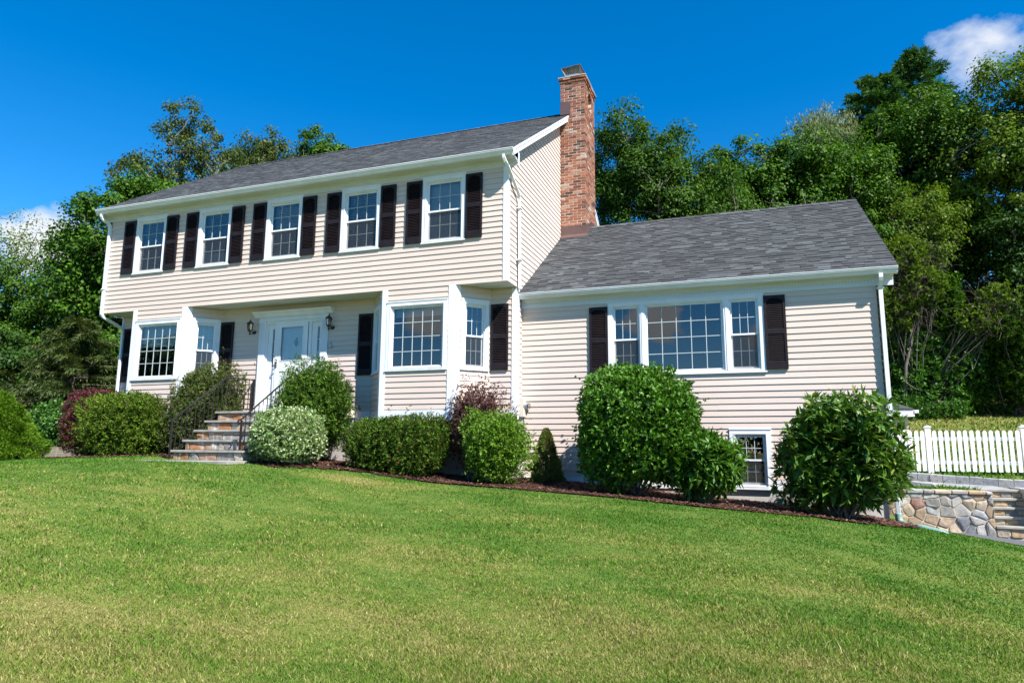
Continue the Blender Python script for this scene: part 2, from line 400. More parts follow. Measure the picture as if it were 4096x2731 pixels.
# ---- corner boards, skirts, frieze
mb = MB()
mb.box(-.088, .022, -.022, 0, 0.001, 2.389); mb.box(0, .022, 0.0005, .088, 0.001, 2.60)          # upper right corner
part('corner_board', mb, M['white']); mb = MB()
mb.box(-.098, .022, OV-.022, OV, -2.73, -.002); mb.box(0, .022, OV+.0005, OV+.10, -2.73, -.002); part('corner_board', mb, M['white'])   # ground floor right corner
for (a, b) in (B1, B2):
    ur = Vector((BD, OV, 0))/FL; nr = Vector((OV, -BD, 0))/FL; nl = Vector((-OV, -BD, 0))/FL; ul = Vector((-BD, OV, 0))/FL
    for (x, w, uu, nn) in ((a, .115, ul, nl), (b, -.135, ur, nr)):
        # mitred corner post: five-sided plan swept up
        c0 = Vector((x, 0, 0)); q = c0+nn*.022; p0 = c0+Vector((w, 0, 0)); p1 = c0+Vector((w, -.022, 0))
        tip = c0+Vector((0, -.022, 0))+Vector((.009 if w < 0 else -.009, 0, 0)); e = c0+uu*.115
        mb = MB(); mb.sweep([p0, p1, tip, e+nn*.022, e][::(1 if w < 0 else -1)], (0, 0, -2.74)); part('corner_board', mb, M['white'])
mb = MB(); mb.box(XL-.022, XL+.02, OV-.022, OV, -2.72, -.002)
part('corner_board', mb, M['white'])
for (a, b) in (B1, B2):
    mb = MB(); mb.box(a+.12, b-.14, -.014, .02, -2.74, -2.529)
    ur = Vector((BD, OV, 0))/FL; nr = Vector((OV, -BD, 0))/FL; c = Vector((b, 0, 0))
    mb.sweep([c+ur*.12, c+ur*FL, c+ur*FL+nr*.014, c+ur*.12+nr*.014], (0, 0, -.21)); 
    for k in range(4): mb.v[-8+k] = (mb.v[-8+k][0], mb.v[-8+k][1], -2.529); mb.v[-4+k] = (mb.v[-4+k][0], mb.v[-4+k][1], -2.74)
    c = Vector((a, 0, 0)); ul = Vector((-BD, OV, 0))/FL; nl = Vector((-OV, -BD, 0))/FL
    mb.sweep([c+ul*.12, c+ul*.12+nl*.014, c+ul*FL+nl*.014, c+ul*FL], (0, 0, -.21))
    for k in range(4): mb.v[-8+k] = (mb.v[-8+k][0], mb.v[-8+k][1], -2.529); mb.v[-4+k] = (mb.v[-4+k][0], mb.v[-4+k][1], -2.74)
    mb.poly([(a-BD, OV, -2.741), (a, 0, -2.741), (b, 0, -2.741), (b+BD, OV, -2.741)]); part('skirt_board', mb, M['white'])
for x0, x1 in ((XL+.02, B1[0]-BD), (B1[1]+BD, -6.45), (-4.51, B2[0]-BD), (B2[1]+BD, -.10)): mb = MB(); mb.box(x0, x1, OV-.014, OV+.02, -2.73, -2.521); part('skirt_board', mb, M['white'])
mb = MB()
mb.box(0.02, BW[0]-.005, YW-.014, YW+.02, -4.0, -3.816); part('skirt_board', mb, M['white']); mb = MB(); mb.box(BW[1]+.005, XW, YW-.014, YW+.02, -4.0, -3.816)
part('skirt_board', mb, M['white'])
mb = MB()
mb.box(XL, -.0, OV+.012, 3, -5.2, -2.731); part('foundation', mb, M['concrete']); mb = MB(); mb.box(.03, XW-.06, YW+.012, 8, -5.4, -4.001)
part('foundation', mb, M['concrete'])
mb = MB()
mb.box(XL+.002, -.001, .0, OV+.02, .006, .03)
part('overhang_soffit', mb, M['soffit'])

# ---- windows -------------------------------------------------------------
def grid(mb, x0, x1, z0, z1, c, r, y, w=.011):
    for i in range(1, c): x = x0+(x1-x0)*i/c; mb.box(x-w/2, x+w/2, y, y+.008, z0, z1)
    for j in range(1, r): z = z0+(z1-z0)*j/r; mb.box(x0, x1, y-.001, y+.007, z-w/2, z+w/2)
def ring(mb, x0, x1, z0, z1, t, y0, y1, tb=None, tt=None):
    """picture-frame of four butted boards"""
    tb = t if tb is None else tb; tt = t if tt is None else tt
    mb.box(x0, x0+t, y0, y1, z0, z1); mb.box(x1-t, x1, y0, y1, z0, z1)
    mb.box(x0+t, x1-t, y0, y1, z1-tt, z1); mb.box(x0+t, x1-t, y0, y1, z0, z0+tb)
def pane(win, x0, x1, z0, z1, y):
    mb = MB(); mb.poly([(x0, y, z0), (x1, y, z0), (x1, y, z1), (x0, y, z1)]); obj('pane', mb, M['glass'], win, local=True)
def double_hung(win, x0, x1, z0, z1, c, r, screen=True, mid=.5):
    """two sashes with grilles inside the frame opening x0..x1, z0..z1 (local frame, outside is -y)"""
    zm = z0+(z1-z0)*mid
    for (a, b, y, rt, rb) in ((zm-.018, z1, .022, .034, .034), (z0, zm+.016, .052, .034, .046)):
        s = MB(); ring(s, x0+.001, x1-.001, a, b, .034, y, y+.028, rb, rt); o = obj('sash', s, M['white'], win, local=True)
        gx0, gx1, gz0, gz1 = x0+.034, x1-.034, a+rb, b-rt
        pane(win, gx0, gx1, gz0, gz1, y+.012)
        g = MB(); grid(g, gx0, gx1, gz0, gz1, c, r, y+.001); obj('muntin_grid', g, M['grid'], win, local=True)
    if screen:
        s = MB(); s.poly([(x0+.02, .03, z0+.01), (x1-.02, .03, z0+.01), (x1-.02, .03, zm-.02), (x0+.02, .03, zm-.02)]); obj('insect_screen', s, M['screen'], win, local=True)
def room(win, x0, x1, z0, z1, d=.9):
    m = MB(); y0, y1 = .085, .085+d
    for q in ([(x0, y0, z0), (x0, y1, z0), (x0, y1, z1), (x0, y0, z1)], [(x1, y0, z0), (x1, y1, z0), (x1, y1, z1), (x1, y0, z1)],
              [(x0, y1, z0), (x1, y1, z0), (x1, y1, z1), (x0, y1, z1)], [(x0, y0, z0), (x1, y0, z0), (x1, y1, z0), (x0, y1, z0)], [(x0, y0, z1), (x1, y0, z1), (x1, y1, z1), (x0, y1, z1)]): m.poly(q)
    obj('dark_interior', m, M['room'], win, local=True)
br_ = random.Random(41)
def blind(win, x0, x1, z0, z1, kind, y=.13):
    m = MB(); tl = br_.uniform(-.004, .016)
    if kind == 'slat':
        z = z1-.03
        while z > z0+.03:
            m.sweep([(x0, y, z+.004), (x1, y, z+.004), (x1, y+.032, z-tl), (x0, y+.032, z-tl)], (0, 0, .003)); z -= .043
        for x in (x0+.1, (x0+x1)/2, x1-.1): m.box(x-.003, x+.003, y+.012, y+.018, z0, z1)
        m.box(x0, x1, y, y+.04, z1-.03, z1)
    elif kind == 'closed':
        z = z1
        while z > z0: m.sweep([(x0, y, z), (x1, y, z), (x1, y+.012, z-.034), (x0, y+.012, z-.034)], (0, .003, 0)); z -= .030
    else:
        m.box(x0, x1, y, y+.006, z0, z1); m.box(x0, x1, y-.01, y+.016, z0-.02, z0)
    obj('blind', m, M['blind' if kind != 'shade' else 'shade'], win, local=True)
def casing(w, h, sill=.055, head=.10, t=.085):
    m = MB(); ring(m, 0, w, 0, h, t, -.030, .012, sill, head)
    m.box(-.012, w+.012, -.046, -.0302, 0.0, .026)                       # sill nose
    m.box(-.008, w+.008, -.040, -.0302, h-.022, h+.004)                   # head cap
    ring(m, t, w-t, sill, h-head, .022, -.012, .085)                       # jamb liner
    ring(m, t-.014, w-t+.014, sill-.012, h-head+.014, .0142, -.037, -.0305)  # back-band
    return m
def window(x, y, z, w, h, rot=0, kind='dh', c=3, r=2, blinds=None, screen=True, label=None):
    o = obj('window', casing(w, h), M['white'], house, local=True, label=label)
    o.location = Vector((x, y, z))-Vector(HB); o.rotation_euler = (0, 0, rot); WL[o.name] = Vector((x, y, z))
    x0, x1, z0, z1 = .107, w-.107, .077, h-.122
    if kind == 'dh': double_hung(o, x0, x1, z0, z1, c, r, screen)
    else:
        s = MB(); ring(s, x0+.001, x1-.001, z0, z1, .030, .02, .05); obj('sash', s, M['white'], o, local=True)
        pane(o, x0+.03, x1-.03, z0+.03, z1-.03, .035); g = MB(); grid(g, x0+.03, x1-.03, z0+.03, z1-.03, c, r, .0245, .013); obj('muntin_grid', g, M['grid'], o, local=True)
    room(o, x0-.02, x1+.02, z0-.02, z1+.02, .9 if rot == 0 else .3)
    for b in (blinds or []):
        blind(o, x0+.01, x1-.01, z0+(z1-z0)*b[1], z0+(z1-z0)*b[2], b[0])
    return o
for x, k in UP:
    window(x, 0, UZ0, UW, UZ1-UZ0, blinds=([('slat', 0, 1)] if abs(x+7.953) > .1 else [('slat', .24, 1), ('closed', .02, .24)]) if k == 'slat' else [('shade', .52, 1), ('shade', .0, .44)])
fr = math.atan2(OV, BD)
for (a, b), (wx, ww), bl in zip((B1, B2), bay_win, (True, False)):
    window(wx, 0, BZ0, ww, BZ1-BZ0, kind='pic', c=5, r=4, blinds=[('shade', .78, 1), ('closed', .60, .78)] if bl else [('shade', .86, 1)], label='picture window with a half lowered blind' if bl else 'picture window with its shade drawn up')
    ur = Vector((BD, OV, 0))/FL
    p = Vector((b, 0, 0))+ur*SX; window(p.x, p.y, BZ0, SW, BZ1-BZ0, rot=fr, blinds=[('shade', .5, 1)] if bl else None)
    p = Vector((a-BD, OV, 0))+Vector((BD, -OV, 0))/FL*(FL-SX-SW); window(p.x, p.y, BZ0, SW, BZ1-BZ0, rot=-fr)
# triple window of the wing
H3 = WZ1-WZ0; W3 = WX1-WX0
m = MB()
ring(m, 0, W3, 0, H3, .085, -.030, .012, .055, .075); m.box(-.015, W3+.015, -.046, -.0302, 0, .026); m.box(-.008, W3+.008, -.040, -.0302, H3-.020, H3+.004)
l0, l1, l2, l3 = .085, .68, 2.255, W3-.085
for x in (l1, l2): m.box(x-.045, x+.045, -.030, .012, .055, H3-.075); m.box(x-.012, x+.012, -.038, -.0302, .055, H3-.075)
lites = [(l0, l1-.045), (l1+.045, l2-.045), (l2+.045, l3)]
for a, b in lites: ring(m, a, b, .055, H3-.075, .022, -.012, .085)
tw = obj('window', m, M['white'], house, local=True, label='wide triple window of the wing'); tw.location = Vector((WX0, YW, WZ0))-Vector(HB); WL[tw.name] = Vector((WX0, YW, WZ0))
for i, (a, b) in enumerate(lites):
    x0, x1, z0, z1 = a+.022, b-.022, .077, H3-.097
    if i == 1:
        s = MB(); ring(s, x0+.001, x1-.001, z0, z1, .03, .02, .05); obj('sash', s, M['white'], tw, local=True); pane(tw, x0+.03, x1-.03, z0+.03, z1-.03, .035)
        g = MB(); grid(g, x0+.03, x1-.03, z0+.03, z1-.03, 5, 4, .0245, .013); obj('muntin_grid', g, M['grid'], tw, local=True)
    else: double_hung(tw, x0, x1, z0, z1, 3, 2)
room(tw, .09, W3-.09, .06, H3-.08, .9)
window(BW[0], YW, BW[2], BW[1]-BW[0], BW[3]-BW[2], c=3, r=2, label='small basement window low in the wing wall')

# ---- shutters
def shutter_mesh(w=.372, h=1.372):
    m = MB(); st = .045; d = .034
    m.box(0, st, -d, 0, 0, h); m.box(w-st, w, -d, 0, 0, h)
    zm = h*.505; m.box(st, w-st, -d, 0, 0, .135); m.box(st, w-st, -d, 0, zm-.045, zm+.045); m.box(st, w-st, -d, 0, h-.055, h)
    m.box(st, w-st, -.006, 0, .135, zm-.045); m.box(st, w-st, -.006, 0, zm+.045, h-.055)
    for a, b in ((.135, zm-.045), (zm+.045, h-.055)):
        n = int((b-a)/.033); s = (b-a)/n
        for k in range(n): z = a+k*s; m.sweep([(st, -.030, z+.002), (w-st, -.030, z+.002), (w-st, -.007, z+s*.95), (st, -.007, z+s*.95)], (0, .004, .004))
    # arched head of the upper panel
    xc = w/2; ra = (w-2*st)/2; pts = [(xc+ra*math.cos(t), -d+.002, h-.055-.07+.07*math.sin(t)) for t in [PI*k/10 for k in range(11)]]
    for p, q in zip(pts, pts[1:]): m.sweep([p, q, (q[0], q[1], h-.054), (p[0], p[1], h-.054)], (0, .012, 0))
    return m
sh_first = None
sh_spots = [(x-.372-.004, -.018, UZ0+.035) for x, _ in UP]+[(x+UW+.004, -.018, UZ0+.035) for x, _ in UP]
sh_spots += [(-10.705, OV-.018, -1.685), (-7.575, OV-.018, -1.69), (-3.722, OV-.018, -1.715), (-.545, OV-.018, -1.705), (1.452, YW-.018, -1.840), (4.757, YW-.018, -1.825)]
for p in sh_spots:
    if sh_first is None:
        o = sh_first = obj('shutter', shutter_mesh(), M['shutter'], house, local=True)
    else: o = sh_first.copy(); C.objects.link(o); o.parent = house
    o.location = Vector(p)-Vector(HB)

# ---- roofs: every shingle tab is its own little slab
def shingles(x0, x1, y0, z0, y1, z1, seed, exp=.130, th=(.010, .018)):
    rnd = random.Random(seed); m = MB(); L = math.hypot(y1-y0, z1-z0); vy, vz = (y1-y0)/L, (z1-z0)/L; ny, nz = -vz, vy
    rows = int(L/exp)
    for r in range(rows+1):
        a = r*exp; b = min(a+exp*1.02, L); x = x0-rnd.random()*.2; wav = rnd.uniform(-.003, .003)
        while x < x1:
            w = rnd.choice((.11, .15, .19, .23, .28)); xa, xb = max(x, x0), min(x+w, x1); x += w
            if xb-xa < .01: continue
            t = th[rnd.random() < .5]; aa = a+wav
            P = lambda X, s, d: (X, y0+vy*s+ny*d, z0+vz*s+nz*d)
            m.poly([P(xa, aa, t), P(xb, aa, t), P(xb, b, t*.35), P(xa, b, t*.35)]); i = len(m.v)
            m.v += [P(xa, aa, -.003), P(xb, aa, -.003)]; m.f.append((i, i+1, i-3, i-4))
            m.v += [P(xb, b, -.003), P(xa, b, -.003)]; m.f += [(i+1, i+2, i-2, i-3), (i+3, i, i-4, i-1)]
    return m
def two_tone(o):
    o.data.materials.append(M['edge']); k = np.zeros(len(o.data.polygons), dtype=np.int32); k[1::4] = 1; o.data.polygons.foreach_set('material_index', k)
EV = .233
main_roof = MB()
for s in (0, 1):
    f = (lambda y: y) if s == 0 else (lambda y: 2*RY-y)
    ya, yb = f(-.33), f(RY); nyz = .05
    pts = [(XL-EV+.01, ya, 2.625), (XL-EV+.01, yb, RZ-.006), (XL-EV+.01, yb, RZ-.04), (XL-EV+.01, ya, 2.59)]
    main_roof.sweep(pts, (-XL+2*EV-.02, 0, 0))
roof = part('main_roof', main_roof, M['shingle'])
sh = shingles(XL-EV, EV, -.345, rz(-.345), RY, RZ, 3, th=(.004, .008)); two_tone(obj('shingle_course', sh, M['shingle'], roof))
sh = shingles(XL-EV, EV, 2*RY+.345, rz(-.345), RY, RZ, 4); two_tone(obj('shingle_course', sh, M['shingle'], roof))
cap = MB(); x = XL-EV
while x < EV:
    for s in (-1, 1): cap.poly([(x, RY, RZ+.03), (x+.19, RY, RZ+.02), (x+.19, RY+s*.14, RZ+.02-.14*RS), (x, RY+s*.14, RZ+.03-.14*RS)])
    x += .18
obj('ridge_cap', cap, M['shingle'], roof)
WRY, WS = 4.579, .661; wz = lambda y: -.117+.008+WS*(y-.66); WRZ = wz(WRY); EW = .33
wroof = MB()
for s in (0, 1):
    f = (lambda y: y) if s == 0 else (lambda y: 2*WRY-y)
    ya, yb = f(.67), f(WRY)
    wroof.sweep([(.004, ya, wz(.67)-.006), (.004, yb, WRZ-.006), (.004, yb, WRZ-.04), (.004, ya, wz(.67)-.04)], (XW+EW-.014, 0, 0))
wr = part('wing_roof', wroof, M['shingle'])
sh = shingles(.018, XW+EW, .655, wz(.655), WRY, WRZ, 5); two_tone(obj('shingle_course', sh, M['shingle'], wr))
cap = MB(); x = .3
while x < XW+EW-.1:
    for s in (-1, 1): cap.poly([(x, WRY, WRZ+.03), (x+.2, WRY, WRZ+.02), (x+.2, WRY+s*.14, WRZ+.02-.14*WS), (x, WRY+s*.14, WRZ+.03-.14*WS)])
    x += .19
obj('ridge_cap', cap, M['shingle'], wr)

# ---- gutters, soffits, dentils, rakes
def gutter_profile(yb, zt):     # yb: back, open lip at yb-.125
    return [(yb, zt), (yb, zt-.112), (yb-.062, zt-.112), (yb-.074, zt-.098), (yb-.080, zt-.075), (yb-.098, zt-.052), (yb-.117, zt-.040), (yb-.122, zt-.014), (yb-.128, zt-.012), (yb-.128, zt), (yb-.112, zt), (yb-.112, zt-.012), (yb-.016, zt-.012), (yb-.012, zt)]
mb = MB(); mb.prism(gutter_profile(-.237, 2.632), XL-EV, EV); part('gutter', mb, M['white'])
mb = MB(); mb.prism(gutter_profile(.765, -.115), .024, XW+EW); part('gutter', mb, M['white'])
def cornice(yw, yg, zf, zs, x0, x1):
    """soffit box, crown and frieze between wall plane yw and gutter back yg; zf frieze foot, zs soffit height"""
    m = MB()
    m.prism([(yg, zs+.14), (yg, zs+.030), (yg+.016, zs+.026), (yg+.030, zs), (yg+.05, zs-.004), (yw-.075, zs-.004), (yw-.060, zs-.020), (yw-.045, zs-.024), (yw-.036, zs-.052), (yw-.036, zs-.056), (yw-.024, zs-.056), (yw-.024, zf), (yw, zf), (yw, zs+.14)], x0, x1)
    return m
mb = cornice(0, -.237, 2.388, 2.515, XL-EV+.03, EV-.012); part('cornice', mb, M['soffit'])
mb = cornice(YW, .765, -.398, -.232, .024, XW+EW-.05); part('cornice', mb, M['soffit'])
def dentils(x0, x1, y, z0, z1):
    m = MB(); x = x0
    while x < x1-.03: m.box(x, x+.026, y-.016, y-.0005, z0, z1); x += .052
    return m
part('dentil_molding', dentils(XL, .0, -.024, 2.428, 2.456), M['white'])
part('dentil_molding', dentils(.03, XW, YW-.024, -.322, -.291), M['white'])
def rake(x0, x1, sgn):
    m = MB()
    for s in (0, 1):
        f = (lambda y: y) if s == 0 else (lambda y: 2*RY-y)
        ya, yb = -.33, RY
        a = [(x0, f(ya), rz(ya)-.010), (x0, f(yb), rz(yb)-.010), (x0, f(yb), rz(yb)-.170), (x0, f(ya+.03), rz(ya)-.150)]
        m.sweep(a, (x1-x0, 0, 0))
        xo0, xo1 = (x1+.0005, x1+.014) if sgn > 0 else (x0-.014, x0-.0005)
        m.sweep([(xo0, f(ya), rz(ya)-.004), (xo0, f(yb), rz(yb)-.004), (xo0, f(yb), rz(yb)-.066), (xo0, f(ya), rz(ya)-.062)], (xo1-xo0, 0, 0))
    return m
part('rake_board', rake(EV-.030, EV-.010, 1), M['white']); part('rake_board', rake(XL-EV+.010, XL-EV+.030, -1), M['white'])
mb = MB()      # rake soffits and boxed eave returns
for x0, x1 in ((.018, EV-.031), (XL-EV+.031, XL-.018)):
    for s in (0, 1):
        f = (lambda y: y) if s == 0 else (lambda y: 2*RY-y)
        mb.sweep([(x0, f(-.05), rz(-.05)-.150), (x0, f(RY), RZ-.150), (x0, f(RY), RZ-.130), (x0, f(-.05), rz(-.05)-.130)], (x1-x0, 0, 0))
for x0, x1 in ((EV-.031, EV-.012), (XL-EV+.012, XL-EV+.031)):
    mb.sweep([(x0, -.236, 2.60), (x0, .085, 2.69), (x0, .085, 2.385), (x0, -.0, 2.385), (x0, -.06, 2.46), (x0, -.236, 2.52)], (x1-x0, 0, 0))
part('rake_soffit', mb, M['soffit'])
mb = MB()
for s in (0, 1):
    f = (lambda y: y) if s == 0 else (lambda y: 2*WRY-y)
    mb.sweep([(XW+EW-.03, f(.70), wz(.70)-.012), (XW+EW-.03, f(WRY), WRZ-.012), (XW+EW-.03, f(WRY), WRZ-.16), (XW+EW-.03, f(.75), wz(.70)-.16)], (.02, 0, 0))
part('rake_board', mb, M['white'])

# ---- downspouts
def downspout(paths, w=.078, h=.058, straps=()):
    m = MB()
    for pts in paths:
        m.tube(pts, .046, 4, True)
    for (x0, x1, y0, y1, z) in straps: m.box(x0, x1, y0, y1, z, z+.02)
    return m
def elbow(p, q, r, n=6):
    return p
mb = MB()
mb.tube([(XL-.06, -.29, 2.53), (XL-.06, -.285, 2.46), (XL-.055, -.26, 2.40), (XL-.04, -.20, 2.36), (XL-.03, -.11, 2.33), (XL-.025, -.062, 2.29), (XL-.02, -.05, 2.22), (XL-.02, -.05, .62)], .045, 4, flat=(1, 0, 0))
mb.tube([(XL-.02, -.05, .64), (XL-.02, -.05, .04), (XL-.02, -.045, -.03), (XL-.015, -.01, -.08), (XL+.0, .06, -.12), (XL+.05, .36, -.24), (XL+.065, .47, -.29), (XL+.07, .525, -.36), (XL+.07, .535, -.46), (XL+.07, .535, -3.4)], .041, 4, flat=(1, 0, 0))
mb.box(XL-.07, XL+.03, -.095, 0, .60, .63)
part('downspout', mb, M['white'])
mb = MB()
mb.tube([(.02, -.30, 2.53), (.025, -.295, 2.46), (.05, -.27, 2.38), (.075, -.20, 2.31), (.075, .44, 1.98), (.075, .49, 1.92), (.073, .515, 1.86), (.072, .520, 1.78), (.070, .575, -.03)], .040, 4, flat=(1, 0, 0))
for z in (1.66, .55): mb.box(.02, .12, .465, .60, z, z+.018)
part('downspout', mb, M['white'])
mb = MB()
mb.tube([(XW+.06, .70, -.22), (XW+.06, .70, -.29), (XW+.06, .715, -.33), (XW+.06, .78, -.38), (XW+.06, .825, -.42), (XW+.06, .84, -.48), (XW+.06, .85, -4.33)], .046, 4, flat=(1, 0, 0))
for i in range(-2, 3): mb.box(XW+.058+i*.012, XW+.062+i*.012, .812, .818, -4.3, -.48)
for z in (-.46, -2.6): mb.box(XW+.0, XW+.115, .80, .90, z, z+.018)
part('downspout', mb, M['white'])

# ---- chimney: brick by brick round a mortar core
CX0, CX1, CY0, CY1, CB, CT = .022, .672, 3.95, 5.12, 2.0, 6.47
core = MB(); core.box(CX0+.005, CX1-.10, CY0+.005, CY1-.005, CB, CT); NY0, NY1, NZ0, NZ1 = 4.37, 4.76, 5.72, 6.08
core.box(CX1-.0999, CX1-.005, CY0+.005, NY0, CB, CT); core.box(CX1-.0999, CX1-.005, NY1, CY1-.005, CB, CT); core.box(CX1-.0999, CX1-.005, NY0, NY1, CB, NZ0); core.box(CX1-.0999, CX1-.005, NY0, NY1, NZ1+.19, CT)
br = MB(); z = CB; k = 0; CH, BL = .0722, .217; J = .014; rb = random.Random(2)
def in_niche(y0, y1, z):
    ym = (y0+y1)/2; zc = z+CH/2
    if not NZ0 < zc < NZ1+.19: return False
    half = .19 if zc < NZ1 else math.sqrt(max(0, .19**2-(zc-NZ1)**2))
    return abs(ym-(NY0+NY1)/2) < half
def brick(x0, x1, y0, y1, z0, z1):
    e = rb.uniform(-.002, .003); br.bbox(x0-e*(x0 == CX0), x1+e, y0-e, y1, z0+J/2, z1-J/2+rb.uniform(-.001, .001), .004)
while z < CT-.01:
    odd = k % 2; grow = 0
    top = int(round((CT-z)/CH))
    if top <= 2: grow = (.022, .045)[top <= 1] if top <= 1 else .022
    x0, x1, y0, y1 = CX0-grow, CX1+grow, CY0-grow, CY1+grow
    x = x0-(BL/2 if odd else 0); xe = x1 if not odd else x1-.10
    while x < xe-.02:
        a, b = max(x, x0), min(x+BL, xe)
        if b-a > .02: brick(a+(J/2 if a > x0 else 0), b-(J/2 if b < x1 else 0), y0, y0+.10, z, z+CH); br.bbox(a+J/2, b-J/2, y1-.1, y1, z+J/2, z+CH-J/2, .004)
        x += BL
    y = y0 if odd else y0+.10
    while y < y1-.02:
        b = min(y+BL, y1); 
        n = 4 if NZ0-.1 < z < NZ1+.3 else 1
        for q in range(n):
            ya, yb = y+(b-y)*q/n, y+(b-y)*(q+1)/n
            if not in_niche(ya, yb, z): brick(x1-.10, x1, ya+(J/2 if (q == 0 and y > y0) else 0), yb-(J/2 if q == n-1 else 0), z, z+CH)
        y += BL
    y = y0+.1
    if z > 5.2:
        while y < y1-.12: br.bbox(x0, x0+.09, y+J/2, min(y+BL, y1-.1)-J/2, z+J/2, z+CH-J/2, .004); y += BL
    z += CH; k += 1
for i in range(9):      # voussoirs of the niche arch
    t0, t1 = PI*i/9+.03, PI*(i+1)/9-.03; yc = (NY0+NY1)/2
    br.sweep([(CX1-.05, yc+.185*math.cos(t0), NZ1+.185*math.sin(t0)), (CX1-.05, yc+.25*math.cos(t0), NZ1+.25*math.sin(t0)), (CX1-.05, yc+.25*math.cos(t1), NZ1+.25*math.sin(t1)), (CX1-.05, yc+.185*math.cos(t1), NZ1+.185*math.sin(t1))], (.053, 0, 0))
ch = part('chimney', br, M['brick'])
obj('mortar_core', core, M['mortar'], ch)
mb = MB(); zt = z; g = .05
mb.sweep([(CX0-g, CY0-g, zt), (CX1+g, CY0-g, zt), (CX1+g, CY1+g, zt), (CX0-g, CY1+g, zt)], (0, 0, .02))
i = len(mb.v); mb.v += [(CX0-g, CY0-g, zt+.0205), (CX1+g, CY0-g, zt+.0205), (CX1+g, CY1+g, zt+.0205), (CX0-g, CY1+g, zt+.0205), (.13, 4.05, zt+.09), (.56, 4.05, zt+.09), (.56, 5.0, zt+.09), (.13, 5.0, zt+.09)]
for q in ((0, 1, 5, 4), (1, 2, 6, 5), (2, 3, 7, 6), (3, 0, 4, 7), (4, 5, 6, 7)): mb.f.append(tuple(i+n for n in q))
obj('mortar_crown', mb, M['mortar'], ch)
mb = MB(); mb.box(.125, .505, 4.02, 4.9, zt+.05, zt+.125); obj('flue_liner', mb, M['steel'], ch)
mb = MB(); za, zb = zt+.10, zt+.345; i = len(mb.v)
lo = [(.15, 4.06, za), (.48, 4.06, za), (.52, 4.86, za), (.15, 4.86, za)]; hi = [(.035, 3.98, zb-.03), (.555, 3.98, zb), (.60, 5.02, zb), (.035, 5.02, zb-.03)]
for k in range(4):
    j = (k+1) % 4; mb.sweep([lo[k], lo[j], hi[j], hi[k]], (0, .004, .004))
    mb.tube([lo[k], hi[k]], .012, 4); mb.tube([hi[k], hi[j]], .012, 4)
    for t in (.33, .66): mb.tube([Vector(lo[k]).lerp(Vector(lo[j]), t), Vector(hi[k]).lerp(Vector(hi[j]), t)], .008, 4)
mb.sweep(hi, (0, 0, .015))
obj('rain_cap', mb, M['capmetal'], ch)
mb = MB()
wzs = lambda y: wz(y)+.012
mb.sweep([(CX0-.004, CY0-.014, wzs(CY0)-.05), (CX1+.012, CY0-.014, wzs(CY0)-.05), (CX1+.012, CY0-.014, 2.36), (CX0-.004, CY0-.014, 2.36)], (0, .016, 0))
mb.sweep([(CX0-.02, CY0-.10, wzs(CY0-.10)+.012), (CX1+.05, CY0-.10, wzs(CY0-.10)+.012), (CX1+.03, CY0-.0145, wzs(CY0)+.05), (CX0-.004, CY0-.0145, wzs(CY0)+.05)], (0, 0, .006))
mb.sweep([(CX1-.02, CY0-.0, wzs(CY0)-.05), (CX1-.02, 4.75, wzs(4.58)-.05), (CX1-.02, 4.9, 2.66), (CX1-.02, 4.6, 2.64), (CX1-.02, CY0-.0, 2.36)], (.032, 0, 0))
obj('flashing', mb, M['brownmetal'], ch); mb = MB(); mb.box(CX0-.003, .292, CY0-.014, CY0+.08, 5.44, 5.79)
mb.sweep([(CX0-.01, CY0-.01, 5.44), (CX0-.01, 4.4, 5.72), (CX0-.01, 4.4, 5.86), (CX0-.01, CY0-.01, 5.785)], (.012, 0, 0))
obj('flashing', mb, M['brownmetal'], ch)

# ---- front door, its surround and the storm door
def fl(mb, x0, x1, y, z0, z1):      # fluted pilaster
    mb.box(x0, x1, y-.05, y+.02, z0, z1); n = 6; p = (x1-x0-.03)/n
    for k in range(n): mb.box(x0+.015+k*p+.004, x0+.015+(k+1)*p-.006, y-.058, y-.0502, z0+.18, z1-.03)
    mb.box(x0-.012, x1+.012, y-.066, y+.02, z0, z0+.17); mb.box(x0-.01, x1+.01, y-.064, y+.02, z1-.02, z1+.012)
dz0 = -2.53
mb = MB(); fl(mb, -6.43, -6.245, OV, dz0, -.385); fl(mb, -4.71, -4.525, OV, dz0, -.385)
mb.box(-6.44, -4.515, OV-.058, OV+.02, -.372, -.27)
mb.prism([(OV, -.2695), (OV-.075, -.2695), (OV-.08, -.25), (OV-.10, -.235), (OV-.125, -.20), (OV-.165, -.185), (OV-.18, -.16), (OV-.18, -.150), (OV, -.135)], -6.57, -4.385)
x = -6.42
while x < -4.55: mb.box(x, x+.02, OV-.072, OV-.0585, -.298, -.272); x += .04
part('door_surround', mb, M['white'])
mb = MB()       # frame, mullions and sidelight panels
for x0, x1 in ((-6.2449, -6.20), (-6.0, -5.945), (-5.06, -4.985), (-4.755, -4.7101)): mb.box(x0, x1, OV-.02, OV+.10, dz0, -.43)
mb.box(-6.2449, -4.7101, OV-.03, OV+.10, -.4299, -.373)
for x0, x1, ga, gb in ((-6.1999, -6.0001, -6.085, -6.005), (-4.9849, -4.7551, -4.842, -4.768)):
    mb.box(x0, ga, OV+.02, OV+.06, dz0, -.4301); mb.box(gb, x1, OV+.02, OV+.06, dz0, -.4301); mb.box(ga, gb, OV+.02, OV+.06, -.55, -.4301); mb.box(ga, gb, OV+.02, OV+.06, dz0, -1.44)
    for z in (-.84, -1.14): mb.box(ga, gb, OV+.03, OV+.05, z-.008, z+.008)
df = part('door_frame', mb, M['white'])
